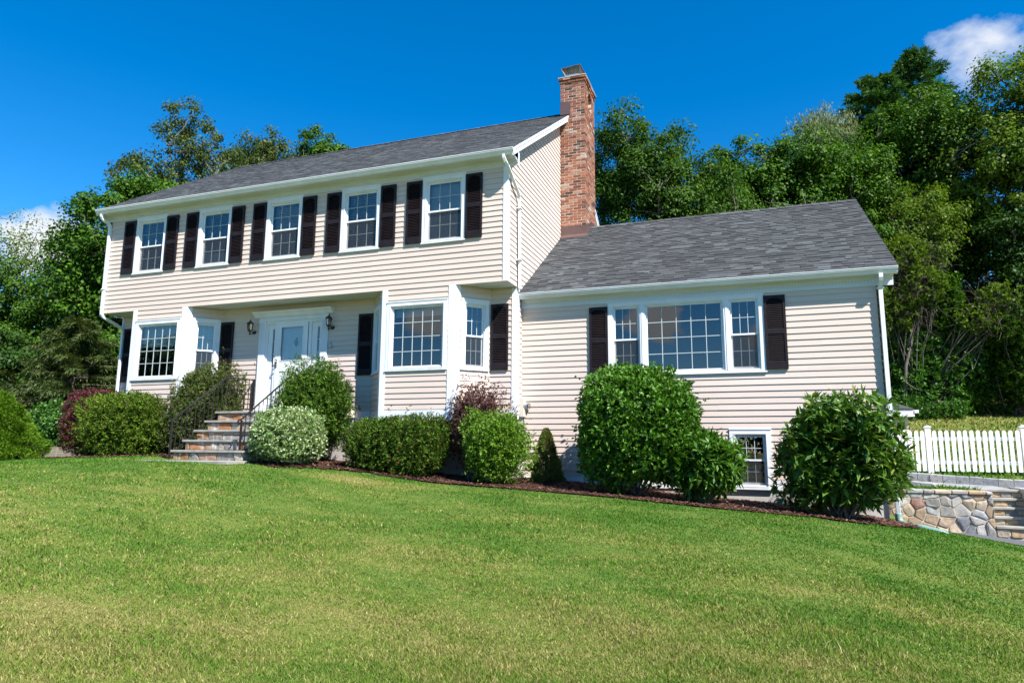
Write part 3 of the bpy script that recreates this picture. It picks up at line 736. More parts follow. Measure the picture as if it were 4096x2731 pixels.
for ga, gb in ((-6.085, -6.005), (-4.842, -4.768)):
    mb = MB(); mb.poly([(ga, OV+.045, -1.44), (gb, OV+.045, -1.44), (gb, OV+.045, -.55), (ga, OV+.045, -.55)]); obj('sidelight_pane', mb, M['glass'], df)
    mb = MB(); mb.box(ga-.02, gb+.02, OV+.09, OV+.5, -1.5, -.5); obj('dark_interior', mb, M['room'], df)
mb = MB(); mb.box(-5.9449, -5.0601, OV+.045, OV+.09, dz0, -.431)     # inner door, six raised panels
for x0, x1 in ((-5.83, -5.56), (-5.44, -5.17)):
    for z0, z1 in ((-.78, -.56), (-1.50, -.86), (-2.35, -1.66)): ring(mb, x0, x1, z0, z1, .02, OV+.036, OV+.0449); mb.box(x0+.05, x1-.05, OV+.036, OV+.0449, z0+.05, z1-.05)
idr = part('inner_door', mb, M['door'])
mb = MB(); ring(mb, -5.938, -5.066, dz0+.02, -.39, .135, OV-.032, OV-.004, 1.20, .14); ring(mb, -5.81, -5.19, -1.325, -.52, .014, OV-.040, OV-.0325)
mb.box(-5.79, -5.21, OV-.037, OV-.0325, -2.3, -1.45); mb.box(-5.91, -5.11, OV-.036, OV-.0325, -2.50, -2.40)
sd = part('storm_door', mb, M['white'])
mb = MB(); mb.poly([(-5.80, OV-.018, -1.32), (-5.20, OV-.018, -1.32), (-5.20, OV-.018, -.53), (-5.80, OV-.018, -.53)]); obj('storm_pane', mb, M['glass'], sd)
mb = MB(); mb.box(-5.945, -5.055, OV-.026, OV-.012, -.388, -.374); mb.box(-5.064, -5.055, OV-.028, OV-.012, dz0+.02, -.388); obj('door_gap_shade', mb, M['black'], sd)  # black strips drawn in for the shade in the gap along the door's edge
mb = MB(); mb.lathe([(.006, .0), (.018, .02), (.040, .06), (.043, .10), (.030, .14), (.014, .165), (.008, .19), (.004, .21)], (-5.42, OV+.02, -.99), 10)
mb.lathe([(.018, -.0), (.022, -.012), (.012, -.03)], (-5.42, OV+.035, -.80), 8, 'y'); obj('door_knocker', mb, M['steel'], idr)
mb = MB(); mb.box(-5.925, -5.885, OV-.045, OV-.0322, -1.47, -1.28); mb.tube([(-5.905, OV-.04, -1.41), (-5.905, OV-.10, -1.41), (-5.89, OV-.11, -1.43), (-5.83, OV-.11, -1.43)], .012, 6)
mb.lathe([(.02, 0), (.02, .02), (.01, .03)], (-5.905, OV-.045, -1.33), 8, 'y'); obj('handle', mb, M['brass'], sd)
mb = MB(); mb.box(-6.46, -4.50, OV-.10, OV+.1, dz0-.05, dz0-.002); part('threshold', mb, M['bluestone'])
# ------------------------------------------------------------------ ground
def axis(dense0, dense1, step, far, extra=()):
    a = list(np.arange(dense0, dense1+1e-6, step)); s = step
    x = dense1
    while x < far: s *= 1.35; x += s; a.append(x)
    x = dense0; s = step
    while x > -far: s *= 1.35; x -= s; a.insert(0, x)
    return np.array(sorted(set(list(a)+list(extra))))
gx = axis(-16, 13, .25, 600, (6.89, 6.91, 8.63, 8.65, 9.44, 9.46)); gy = axis(-13, 12, .25, 600, (3.03, 3.05, 3.07, 3.10, 3.13, 3.17, 4.30, 4.32))
X, Y = np.meshgrid(gx, gy, indexing='xy'); Zg = ground(X, Y)
V = np.stack([X, Y, Zg], -1).reshape(-1, 3); nx, ny = len(gx), len(gy)
I = np.arange(nx*ny).reshape(ny, nx); F = np.stack([I[:-1, :-1], I[:-1, 1:], I[1:, 1:], I[1:, :-1]], -1).reshape(-1, 4)
GREEN = [(.0, (.215, .225, .058)), (.3, (.155, .210, .034)), (.52, (.118, .197, .026)), (.75, (.090, .176, .022)), (1, (.055, .150, .012))]
def grass_color(t, island):
    """green and straw-coloured patches by place, straw blades mixed in blade by blade"""
    a = t.noise(t.world((.55, 1.1, 0)), .75, 5, .62); b = t.noise(t.world((1, 1.6, 0)), 2.6, 4, .65)
    f = t.math('ADD', t.math('MULTIPLY', a, .75), t.math('MULTIPLY', b, .55))
    sep = t.n('ShaderNodeSeparateXYZ'); t.l(t.world(), sep.inputs[0])
    near = t.math('MULTIPLY', t.math('ADD', sep.outputs[1], 4.5), .030)     # the lawn is greener by the beds, drier towards the street
    near = t.math('MINIMUM', near, t.math('MULTIPLY', t.math('SUBTRACT', 9.0, sep.outputs[1]), .022))
    px_ = t.math('MULTIPLY', t.math('ADD', sep.outputs[0], 2.1), .62); py_ = t.math('MULTIPLY', t.math('ADD', sep.outputs[1], 1.95), 1.7)
    worn = t.math('SUBTRACT', 1.0, t.math('SQRT', t.math('ADD', t.math('MULTIPLY', px_, px_), t.math('MULTIPLY', py_, py_))), True)     # worn dry strip along the bed
    f = t.math('SUBTRACT', f, t.math('MULTIPLY', worn, .42))
    f = t.math('ADD', f, near); f = t.math('MULTIPLY', t.math('SUBTRACT', f, .40), 2.5, True)
    c = t.ramp(f, GREEN)
    if island:
        r = t.island(); dry = t.math('LESS_THAN', r, t.math('MULTIPLY', t.math('SUBTRACT', .80, f, True), .60))
        r2 = t.math('FRACT', t.math('MULTIPLY', r, 23.3))
        c = t.mix(dry, c, t.ramp(r2, [(0, (.23, .20, .070)), (1, (.38, .33, .15))]))
        c = t.mix(.75, c, t.ramp(r2, [(0, (.50, .53, .48)), (.5, (.88, .92, .86)), (1, (1.38, 1.33, 1.2))]), 'MULTIPLY')
    else: c = t.mix(.35, c, (.10, .075, .04))
    return c
t = NT('lawn_soil'); c = grass_color(t, False); f = t.noise(t.world(), 25, 4); t.bsdf(t.mix(.5, c, t.ramp(f, [(.3, (.45, .45, .4)), (.7, (1.1, 1.1, 1))]), 'MULTIPLY'), .95, .1, f, .6, .03); M['lawn'] = t.m
t = NT('grass_blade'); c = grass_color(t, True)
b = t.n('ShaderNodeBsdfPrincipled', Roughness=.55); b.inputs['Specular IOR Level'].default_value = .12; t.l(c, b.inputs['Base Color'])
tr = t.n('ShaderNodeBsdfTranslucent'); t.l(t.mix(1.0, c, (1.3, 1.35, .6, 1), 'MULTIPLY'), tr.inputs['Color'])
mx = t.n('ShaderNodeMixShader'); mx.inputs[0].default_value = .30; t.l(b.outputs[0], mx.inputs[1]); t.l(tr.outputs[0], mx.inputs[2]); t.l(mx.outputs[0], t.out.inputs['Surface']); M['blade'] = t.m
tag(np_mesh('lawn', V, F, M['lawn'], org=(0, 0, -4), smooth=True), kind='structure')

def drape(name, poly, mat, dz=.004, step=.12, lift=None):
    """sheet over the ground inside a polygon"""
    P = np.array(poly); lo, hi = P.min(0), P.max(0)
    xs, ys = np.arange(lo[0], hi[0]+step, step), np.arange(lo[1], hi[1]+step, step)
    X, Y = np.meshgrid(xs, ys)
    z = ground(X, Y)+dz+(lift(X, Y) if lift else 0)
    cx, cy = (X[:-1, :-1]+X[1:, 1:])/2, (Y[:-1, :-1]+Y[1:, 1:])/2; ins = inside(P, cx, cy)
    I = np.arange(X.size).reshape(X.shape); F = np.stack([I[:-1, :-1], I[:-1, 1:], I[1:, 1:], I[1:, :-1]], -1)[ins]
    o = np_mesh(name, np.stack([X, Y, z], -1).reshape(-1, 3), F, mat, smooth=True); return tag(o, kind='structure')
def inside(P, x, y):
    r = np.zeros(np.shape(x), bool); n = len(P)
    for i in range(n):
        (x0, y0), (x1, y1) = P[i], P[(i+1) % n]
        c = ((y0 > y) != (y1 > y)); r ^= c & (x < (x1-x0)*(y-y0)/(y1-y0+1e-12)+x0)
    return r
BED1 = [(-4.75, .75), (-4.6, -1.6), (-3.9, -1.85), (-3.2, -1.35), (-2.4, -1.05), (-1.2, -1.18), (0, -1.16), (1.2, -1.08), (2.6, -1.15), (4.2, -1.12), (5.6, -1.05), (6.4, -.45), (6.85, .1), (6.95, .95), (6.6, .95), (6.6, 1.05), (0, 1.05)]
BED2 = [(-12.3, .9), (-12.2, -.5), (-11.4, -1.0), (-10, -1.12), (-8.4, -1.12), (-7.2, -1.2), (-6.75, -1.6), (-6.6, -.5), (-6.6, .75), (-10.9, .75), (-11.3, 1.4)]
t = NT('bark_mulch'); f = t.noise(t.world(), 40, 4, .7); t.bsdf(t.ramp(f, [(.3, (.028, .013, .010)), (.55, (.075, .034, .024)), (.75, (.14, .068, .048))]), .9, .15, f, 1, .03); M['mulch'] = t.m
t = NT('bark_chip'); r = t.island(); t.bsdf(t.ramp(r, [(0, (.030, .014, .011)), (.5, (.085, .038, .027)), (.85, (.15, .075, .052)), (1, (.24, .14, .10))]), .85, .2); M['chip'] = t.m
lift = lambda X, Y: .02+.06*sm((Y+.9)/1.2)*np.exp(-((X-.6)/1.6)**2)
drape('mulch_bed', BED1, M['mulch'], lift=lift); drape('mulch_bed', BED2, M['mulch'], lift=lambda X, Y: .012+0*X)
rng = np.random.default_rng(11)
def chips(n):
    x = rng.uniform(-12.3, 6.9, n*3); y = rng.uniform(-1.8, .95, n*3); k = inside(np.array(BED1), x, y) | inside(np.array(BED2), x, y); x, y = x[k][:n], y[k][:n]
    z = ground(x, y)+np.where(x > -5, lift(x, y), .012)+rng.uniform(.004, .022, len(x)); a = rng.uniform(0, PI, len(x)); l = rng.uniform(.012, .045, len(x)); w = rng.uniform(.004, .011, len(x)); ti = rng.uniform(-.4, .4, len(x))
    d = np.stack([np.cos(a)*np.cos(ti), np.sin(a)*np.cos(ti), np.sin(ti)], -1); s = np.stack([-np.sin(a), np.cos(a), rng.uniform(-.4, .4, len(x))], -1); c = np.stack([x, y, z], -1)
    V = np.stack([c-d*l[:, None]-s*w[:, None], c+d*l[:, None]-s*w[:, None], c+d*l[:, None]+s*w[:, None], c-d*l[:, None]+s*w[:, None]], 1).reshape(-1, 3)
    return np_mesh('bark_chips', V, np.arange(len(V)).reshape(-1, 4), M['chip'])
tag(chips(26000), 'loose brown bark chips scattered over the flower beds', 'mulch', kind='stuff')
DRIVE = [(9.35, 0), (8.15, 1.2), (7.55, 1.85), (7.05, 2.6), (7.0, 2.99), (14, 2.99), (14, -6), (12, -6)]
drape('driveway', DRIVE, M['asphalt'], dz=.012, step=.1)

# ------------------------------------------------------------------ grass
CAM = np.array([4.514865, -12.267133, -3.287122])
YAW, PITCH, ROLL, FPX = .34455, .156983, .006752, 675.9723
def blades(N, rmin, rmax, seed, amin, amax, hmin, hmax, wpx, keep):
    r = np.random.default_rng(seed); h = N//2
    R = np.concatenate([np.exp(r.uniform(math.log(rmin), math.log(rmax), h)), 1/r.uniform(1/rmax, 1/rmin, N-h)])
    A = r.uniform(amin, amax, N)+PI/2+YAW
    x, y = CAM[0]+R*np.cos(A), CAM[1]+R*np.sin(A); k = keep(x, y); x, y, R = x[k], y[k], R[k]; n = len(x)
    z = ground(x, y); H = r.uniform(hmin, hmax, n)*(1+.35*np.sin(x*2.1+np.sin(y*1.7)*2)*np.sin(y*2.7+x)); W = np.maximum(.0035, R*wpx/FPX)*r.uniform(.7, 1.2, n)
    a = r.uniform(0, 2*PI, n); s = np.stack([np.cos(a), np.sin(a), np.zeros(n)], -1)*W[:, None]/2
    b = r.uniform(0, 2*PI, n); lean = r.uniform(.15, 1.0, n)*H; d = np.stack([np.cos(b)*lean, np.sin(b)*lean, np.zeros(n)], -1)
    p = np.stack([x, y, z-.005], -1); up = np.stack([0*H, 0*H, H], -1)
    v0, v1 = p-s, p+s; m = p+up*.6+d*.35; v2, v3 = m+s*.8, m-s*.8; tip = p+up*.95+d
    return np.stack([v0, v1, v2, v3], 1), np.stack([v3, v2, tip+s*.15, tip-s*.15], 1)
def grass(name, args, label):
    Q, T = blades(*args); n = len(Q)
    V = np.concatenate([Q, T[:, 2:]], 1).reshape(-1, 3); i = np.arange(n)[:, None]*6
    F = np.concatenate([i+np.array([[0, 1, 2, 3]]), i+np.array([[3, 2, 4, 5]])], 0)
    return tag(np_mesh(name, V, F, M['blade'], org=(0, 0, -4)), label, 'grass', kind='stuff')
bed1, bed2, drv = np.array(BED1), np.array(BED2), np.array(DRIVE)
def on_lawn(x, y):
    k = ~inside(bed1, x, y) & ~inside(bed2, x, y) & ~inside(drv, x, y)
    k &= ~((y > .6) & (x > -10.9) & (x < 6.9)); k &= ~((y > 2.9) & (x > 6.6))
    k &= ~((x > -7.05) & (x < -4.75) & (y > -2.12) & (y < .6)); return k
grass('grass', (820000, 3.0, 26, 5, -.80, .80, .013, .032, .78, on_lawn), 'mown front lawn of green and straw-coloured blades')
def patchy(x, y): return on_lawn(x, y) & (np.sin(x*1.9+1.3*np.sin(y*1.1))*np.sin(y*2.3+1.7*np.sin(x*.8)) > .62)
grass('grass', (22000, 3.2, 14, 15, -.75, .75, .035, .070, .9, patchy), 'longer tufts of greener grass standing up out of the mown lawn')
def on_hill(x, y):
    k = (x > 6.75) & (y > 3.3) & (y < 26); k &= ~((x > 8.6) & (x < 9.8) & (y < 4.9)); return k & ~inside(np.array(PATH), x, y)
PATH = [(8.72, 4.2), (9.6, 4.3), (9.2, 4.75), (8.3, 4.95), (7.2, 5.25), (6.7, 5.35), (6.7, 4.95), (7.4, 4.85), (8.3, 4.6)]
grass('grass', (95000, 13, 40, 6, -1.05, -.15, .05, .11, 1.1, on_hill), 'rough sunlit grass on the slope behind the picket fence')

# ------------------------------------------------------------------ stonework
def clip(poly, px, py, nx_, ny_):
    out = []
    for i in range(len(poly)):
        a, b = poly[i], poly[(i+1) % len(poly)]
        da, db = (a[0]-px)*nx_+(a[1]-py)*ny_, (b[0]-px)*nx_+(b[1]-py)*ny_
        if da <= 0: out.append(a)
        if (da < 0 < db) or (db < 0 < da): s = da/(da-db); out.append((a[0]+(b[0]-a[0])*s, a[1]+(b[1]-a[1])*s))
    return out
def cells(x0, x1, z0, z1, seeds, gap, aspect=1.0):
    res = []
    for i, (sx, sz) in enumerate(seeds):
        p = [(x0, z0), (x1, z0), (x1, z1), (x0, z1)]
        for j, (tx, tz) in enumerate(seeds):
            if i != j and p:
                dx, dz = tx-sx, (tz-sz)*aspect; L = math.hypot(dx, tz-sz)
                p = clip(p, (sx+tx)/2-dx/L*gap/2, (sz+tz)/2-(tz-sz)/L*gap/2, dx, tz-sz)
        if len(p) > 2: res.append(p)
    return res
def rounded(p, r=.25):
    out = []
    for i in range(len(p)):
        a, b, c = p[i-1], p[i], p[(i+1) % len(p)]
        out.append((b[0]+(a[0]-b[0])*r, b[1]+(a[1]-b[1])*r)); out.append((b[0]+(c[0]-b[0])*r, b[1]+(c[1]-b[1])*r))
    return out
def stone(mb, p, place, depth, rnd):
    """one stone: rounded outline, bulging uneven face. place(u, v, d) -> point"""
    p = rounded(p, rnd.uniform(.07, .17)); cx, cy = sum(a for a, _ in p)/len(p), sum(b for _, b in p)/len(p)
    t1, t2 = rnd.uniform(-.08, .08), rnd.uniform(-.08, .08); D = depth*rnd.uniform(.7, 1.2)
    ringp = lambda k, d: [place(cx+(a-cx)*k, cy+(b-cy)*k, d+(a-cx)*t1+(b-cy)*t2 if d > 0 else d) for a, b in p]
    i = len(mb.v); n = len(p); mb.v += ringp(1, -.02)+ringp(1, D*.55)+ringp(.90, D)+ringp(.5, D*rnd.uniform(.95, 1.25))
    for q in range(3):
        for k in range(n): mb.f.append((i+q*n+k, i+q*n+(k+1) % n, i+(q+1)*n+(k+1) % n, i+(q+1)*n+k))
    mb.f.append(tuple(i+3*n+k for k in range(n)))
# front steps
SX0, SX1 = -6.5, -4.72; LZ, RIS, TR, SY = -2.535, .206, .28, -.60
steps = thing('front_steps', (-5.6, -.6, -3.6), 'five fieldstone steps with bluestone treads rising to the white front door', 'steps')
rs = random.Random(5)
body = MB()
for k in range(5):
    z1 = LZ-.05-k*RIS; y = SY+.03-k*TR; body.box(SX0+.06, SX1-.03, y+.03, OV-.02 if k == 0 else y+TR+.0299, -3.7, z1-(.002 if k else 0))
obj('step_core', body, M['joint'], steps)
for k in range(5):
    zt = LZ-.048-k*RIS; zb = LZ-(k+1)*RIS; y = SY+.055-k*TR; x = SX0+.06; mb = MB(); xs = [x]
    while xs[-1] < SX1-.35: xs.append(xs[-1]+rs.choice((.12, .18, .26, .34, .42))*rs.uniform(.85, 1.1))
    xs.append(SX1-.03); sl = [0]+[rs.uniform(-.055, .055) for _ in xs[2:]]+[0]
    for i in range(len(xs)-1):
        a, b = xs[i], xs[i+1]; p = [(a+.006-sl[i], zb+.004), (b-.006-sl[i+1], zb+.004), (b-.006+sl[i+1], zt-.004), (a+.006+sl[i], zt-.004)]
        if b-a > .3 and rs.random() < .6:
            m_ = (zb+zt)/2+rs.uniform(-.03, .03); q = [p[0], p[1], (p[1][0]*.5+p[2][0]*.5, m_-.006), (p[0][0]*.5+p[3][0]*.5, m_+.012)]; stone(mb, q, lambda u, v, d: (u, y-d, v), .018, rs)
            p = [(q[3][0], m_+.018), (q[2][0], m_+.004), p[2], p[3]]
        stone(mb, p, lambda u, v, d: (u, y-d, v), .018, rs)
    # the side of the step seen past the railing
    stone(mb, [(y+.02, zb+.004), (y+TR, zb+.004), (y+TR, zt-.004), (y+.02, zt-.004)], lambda u, v, d: (SX0+.06-d, u, v), .015, rs)
    stone(mb, [(y+.02, zb+.004), (y+TR, zb+.004), (y+TR, zt-.004), (y+.02, zt-.004)], lambda u, v, d: (SX1-.03+d, u, v), .015, rs)
    obj('riser', mb, M['stone_step'], steps)
def slab(x0, x1, y0, y1, zt, th=.045):
    m = MB(); n = rs.choice((2, 2, 3)); c = [x0]+sorted(x0+(x1-x0)*(i+rs.uniform(-.18, .18))/n for i in range(1, n))+[x1]
    for a, b in zip(c, c[1:]): e = rs.uniform(-.004, .004); m.bbox(a+.003, b-.003, y0+e*1.5, y1, zt-th, zt+e*.6, .006)
    return m
for k in range(5):
    zt = LZ-k*RIS; y = SY-k*TR
    obj('tread', slab(SX0, SX1+.03, y, OV-.06 if k == 0 else y+TR+.05, zt), M['bluestone'], steps)
obj('tread', slab(SX0-.38, SX1+.1, SY-4*TR-.48, SY-4*TR+.05, LZ-5*RIS+.012, .06), M['bluestone'], steps)

def handrail(x, yb, zb, yt, label, level_to, scroll=False, ylow=None):
    """iron railing: foot post at yb, sloping up to yt, level on to the wall"""
    hr = thing('handrail', (x, yb, zb), label, 'handrail'); TZ = -1.755; BZ = -2.44; top0 = -2.775
    def part_(n, m): return obj(n, m, M['rail'], hr)
    def post(y, z0, z1): m = MB(); m.box(x-.016, x+.016, y-.016, y+.016, z0, z1); part_('post', m)
    post(yb, zb, top0+.0); post(yt-.0, LZ, TZ-.01)
    if level_to: post(level_to-.02, LZ, TZ-.01)
    m = MB(); path = [(x, yb-.05, top0-.03), (x, yb-.02, top0), (x, yt, TZ)]
    if scroll: path = [(x, yb-.02+.045*math.cos(a)-.03, top0-.045+.045*math.sin(a)) for a in [4.4-i*.45 for i in range(8)]]+[(x, yt, TZ)]
    m.tube(path, .017, 4, flat=(1, 0, 0)); 
    if level_to: m.tube([(x, yt, TZ), (x, level_to, TZ+.01)], .018, 4, flat=(1, 0, 0))
    part_('top_rail', m)
    sl = (TZ-top0)/(yt-yb); low = lambda y: BZ+sl*(y-yt) if y < yt else BZ
    m = MB(); m.tube([(x, yb, low(yb)), (x, yt, BZ)]+([(x, level_to, BZ)] if level_to else []), .013, 4, flat=(1, 0, 0)); part_('bottom_rail', m)
    y = yb+.115
    while y < (level_to-.05 if level_to else yt-.03):
        if abs(y-yt) > .03:
            zt_ = top0+sl*(y-yb) if y < yt else TZ
            m = MB(); m.box(x-.0062, x+.0062, y-.0062, y+.0062, low(y), zt_); part_('baluster', m)
        y += .118
    return hr
handrail(-6.5, -1.72, -3.56, -.30, 'long iron handrail left of the steps running on to the wall', .575)
handrail(-4.9, -1.58, -3.56, -.16, 'iron handrail with a scrolled foot right of the steps', .3, True)

# ------------------------------------------------------------------ right-hand garden: retaining wall, steps, curbs, fence
rw = random.Random(12)
sw = thing('stone_retaining_wall', (7.7, 3.1, -4.85), 'low fieldstone retaining wall of grey and tan stones beside the driveway', 'stone wall')
WA, WB, WY, WTOP = 6.66, 8.645, 3.0, -4.02
mb = MB(); mb.box(WA, WB-.02, WY+.014, WY+.38, -5.0, WTOP-.07); obj('wall_core', mb, M['joint'], sw)
seeds = []; z = -4.86; row = 0
while z < WTOP-.09:
    x = WA-.1+rw.uniform(0, .15); hgt = rw.uniform(.13, .22)
    while x < WB+.1:
        w = rw.uniform(.12, .36); seeds.append((x+w/2+rw.uniform(-.03, .03), z+hgt/2+rw.uniform(-.075, .075))); x += w
    z += hgt; row += 1
mb = MB()
for p in cells(WA, WB, -4.90, WTOP-.075, seeds, .013): stone(mb, p, lambda u, v, d: (u, WY+.035-d, v), .040, rw)
sd2 = [(WY+.12, -4.75), (WY+.28, -4.6), (WY+.1, -4.45), (WY+.27, -4.3), (WY+.12, -4.2)]
for p in cells(WY+.04, WY+.38, -4.9, WTOP-.075, sd2, .02): stone(mb, p, lambda u, v, d: (WB-.025+d, u, v), .03, rw)
obj('stone_face', mb, M['stone_wall'], sw)
mb = MB(); x = WA
while x < WB-.02:
    w = min(rw.uniform(.14, .34), WB-x); h = rw.uniform(-.012, .012); mb.bbox(x+.006, x+w-.006, WY-.025+h, WY+.40, WTOP-.068, WTOP+h, .014); x += w
obj('capstones', mb, M['stone_wall'], sw)
gs = thing('garden_steps', (9.3, 3.7, -4.85), 'five stone garden steps climbing from the driveway beside the retaining wall', 'steps')
gt = [-4.655+.156*k for k in range(5)]; GX0, GX1 = 8.66, 9.13
mb = MB()
for k in range(5): mb.box(GX0, GX1+.3, 3.06+.25*k, 3.32+.25*k if k < 4 else 4.35, -5.0, gt[k]-.042)
obj('step_core', mb, M['joint'], gs)
for k in range(5):
    mb = MB(); y = 3.06+.25*k; zb = (gt[k-1] if k else -4.86); x = GX0
    while x < GX1+.25: w = rw.uniform(.11, .24); stone(mb, [(x+.005, zb+.004), (x+w-.005, zb+.004), (x+w-.005, gt[k]-.046), (x+.005, gt[k]-.046)], lambda u, v, d: (u, y-d, v), .018, rw); x += w
    obj('riser', mb, M['stone_wall'], gs)
    mb = MB(); mb.bbox(GX0+.002, GX1+.3, y-.05, y+.27 if k < 4 else 4.32, gt[k]-.044, gt[k], .006); obj('tread', mb, M['bluestone'], gs)
sw2 = thing('stone_side_wall', (9.3, 3.7, -4.85), 'shaded rough stone wall closing the right side of the garden steps', 'stone wall')
mb = MB(); mb.box(GX1+.302, GX1+.6, 3.0, 4.9, -5.0, -4.10); core2 = obj('wall_core', mb, M['joint'], sw2)
mb = MB(); seeds = [(3.1+.26*i+rw.uniform(-.05, .05), -4.8+.2*j+rw.uniform(-.05, .05)) for i in range(7) for j in range(4)]
for p in cells(3.0, 4.9, -4.95, -4.04, seeds, .02): stone(mb, p, lambda u, v, d: (GX1+.31-d, u, v), .04, rw)
obj('stone_face', mb, M['granite'], sw2)
mb = MB()
for k in range(6): mb.bbox(GX1+.25, GX1+.62, 3.0+.317*k, 3.31+.317*k, -4.099, -4.0, .015)
obj('capstones', mb, M['granite'], sw2)
M['pathstone'] = m_plain('path_slabs', (.24, .245, .25), .8, .25, .3, 4)
drape('path', PATH, M['pathstone'], dz=.022, step=.06)
for nm, pts, hh, lab in (('granite_curb', [(6.7, 4.88), (7.4, 4.74), (8.0, 4.56), (8.72, 4.28)], .11, 'lower granite block curb along the near edge of the path'),
                     ('granite_curb', [(6.7, 5.40), (7.4, 5.30), (8.3, 5.02), (9.0, 4.84), (9.75, 4.62)], .17, 'upper row of rough granite blocks behind the path')):
    mb = MB(); pts = [(px_, py_, gz(px_, py_)) for px_, py_ in pts]
    for (a, b) in zip(pts, pts[1:]):
        a, b = Vector(a), Vector(b); n = max(1, round((b-a).length/.24)); u = (b-a)/n
        for k in range(n):
            p = a+u*k; q = a+u*(k+1); d = u.normalized(); s = Vector((-d.y, d.x, 0)); h = hh+rw.uniform(-.012, .012); w = .06+rw.uniform(-.008, .008); e = .012
            i = len(mb.v)
            for zz, ins in ((-.1, 0), (h-.015, 0), (h, .014)):
                for (pp, sg, sd_) in ((p, 1, -1), (q, -1, -1), (q, -1, 1), (p, 1, 1)): mb.v.append(tuple(pp+d*sg*(.005+ins)+s*sd_*(w-ins)+Vector((0, 0, zz))))
            for r_ in (0, 4):
                for k2 in range(4): mb.f.append((i+r_+k2, i+r_+(k2+1) % 4, i+r_+4+(k2+1) % 4, i+r_+4+k2))
            mb.f.append(tuple(i+8+k2 for k2 in range(4)))
    tag(obj(nm, mb, M['granite']), lab, 'curb')
# picket fence: posts every 1.86 m, pickets share one mesh
FY, FB, FT = 5.9, -3.745, -2.80
fence = thing('picket_fence', (9.2, FY, FB), 'white vinyl picket fence with capped posts on the grass slope', 'fence')
posts = [6.42, 8.27, 10.13, 11.99]
def picket_mesh(w=.077, h=.93):
    m = MB(); m.sweep([(-w/2, -.012, 0), (w/2, -.012, 0), (w/2, -.012, h-.035), (w/2-.022, -.012, h-.006), (0, -.012, h), (-w/2+.022, -.012, h-.006), (-w/2, -.012, h-.035)], (0, .024, 0)); return m
pk = None
for i, x in enumerate(posts):
    if x > 6.6:
        mb = MB(); mb.box(x-.055, x+.055, FY-.04, FY+.07, FB-.06, FT+.055); po = obj('post', mb, M['vinyl'], fence)
        mb = MB(); mb.box(x-.07, x+.07, FY-.055, FY+.085, FT+.0551, FT+.078); i0 = len(mb.v)
        mb.v += [(x-.064, FY-.049, FT+.0785), (x+.064, FY-.049, FT+.0785), (x+.064, FY+.079, FT+.0785), (x-.064, FY+.079, FT+.0785), (x, FY+.015, FT+.112)]
        for k in range(4): mb.f.append((i0+k, i0+(k+1) % 4, i0+4))
        obj('post_cap', mb, M['vinyl'], po)
    if i+1 < len(posts):
        x1 = posts[i+1]
        for z in (FB+.17, FT-.24):
            mb = MB(); mb.box(max(x+.0551, 6.70), x1-.0551, FY+.0, FY+.05, z, z+.085); obj('rail', mb, M['vinyl'], fence)
        n = 14; stp = (x1-x)/(n+1)
        for k in range(1, n+1):
            xx = x+stp*k
            if xx < 6.8: continue
            if pk is None:
                pk = obj('picket', picket_mesh(), M['vinyl'], fence, local=True); o = pk
            else: o = pk.copy(); C.objects.link(o); o.parent = fence
            o.location = Vector((xx+rw.uniform(-.003, .003), FY-.013, FB+.01+rw.uniform(-.004, .004)))-Vector((9.2, FY, FB)); o.rotation_euler = (0, rw.uniform(-.006, .006), 0)
# shed roof beyond the wing
shed = thing('shed', (7.6, 10.5, -3.4), 'small outbuilding with grey shingled roof and white eaves behind the wing', 'shed')
ex, ey, ez = 8.80, 10.0, -2.10
mb = MB(); mb.box(6.0, ex-.12, ey+.16, ey+3.4, -3.6, ez-.10); obj('wall', mb, M['siding'], shed)
mb = MB(); A = Vector((ex+.02, ey-.02, ez)); mb.sweep([(6.0, ey-.02, ez), A, (7.35, ey+1.7, ez+.72), (6.0, ey+1.7, ez+.72)], (0, 0, .03)); mb.sweep([A, (ex+.02, ey+3.5, ez), (7.35, ey+1.9, ez+.72), (7.35, ey+1.7, ez+.72)], (0, 0, .03)); obj('roof', mb, M['shingle'], shed)
mb = MB(); mb.box(6.0, ex, ey, ey+.03, ez-.20, ez-.005); mb.box(ex, ex+.03, ey, ey+3.4, ez-.20, ez-.005); mb.box(6.0, ex-.001, ey+.031, ey+.16, ez-.2, ez-.19); mb.box(ex+.031, ex+.14, ey-.02, ey+3.4, ez-.10, ez-.012); obj('eaves', mb, M['white'], shed)
# timber edging on the left
mb = MB()
for k in range(2):
    for (a, b) in ((-15.2, -13.7), (-13.69, -11.6)): mb.bbox(a, b, 1.30+.015*k, 1.45, -3.62+.145*k, -3.479+.145*k, .008)
tag(obj('timber_wall', mb, M['timber']), 'low weathered timber retaining wall beside the red hedge', 'retaining wall')

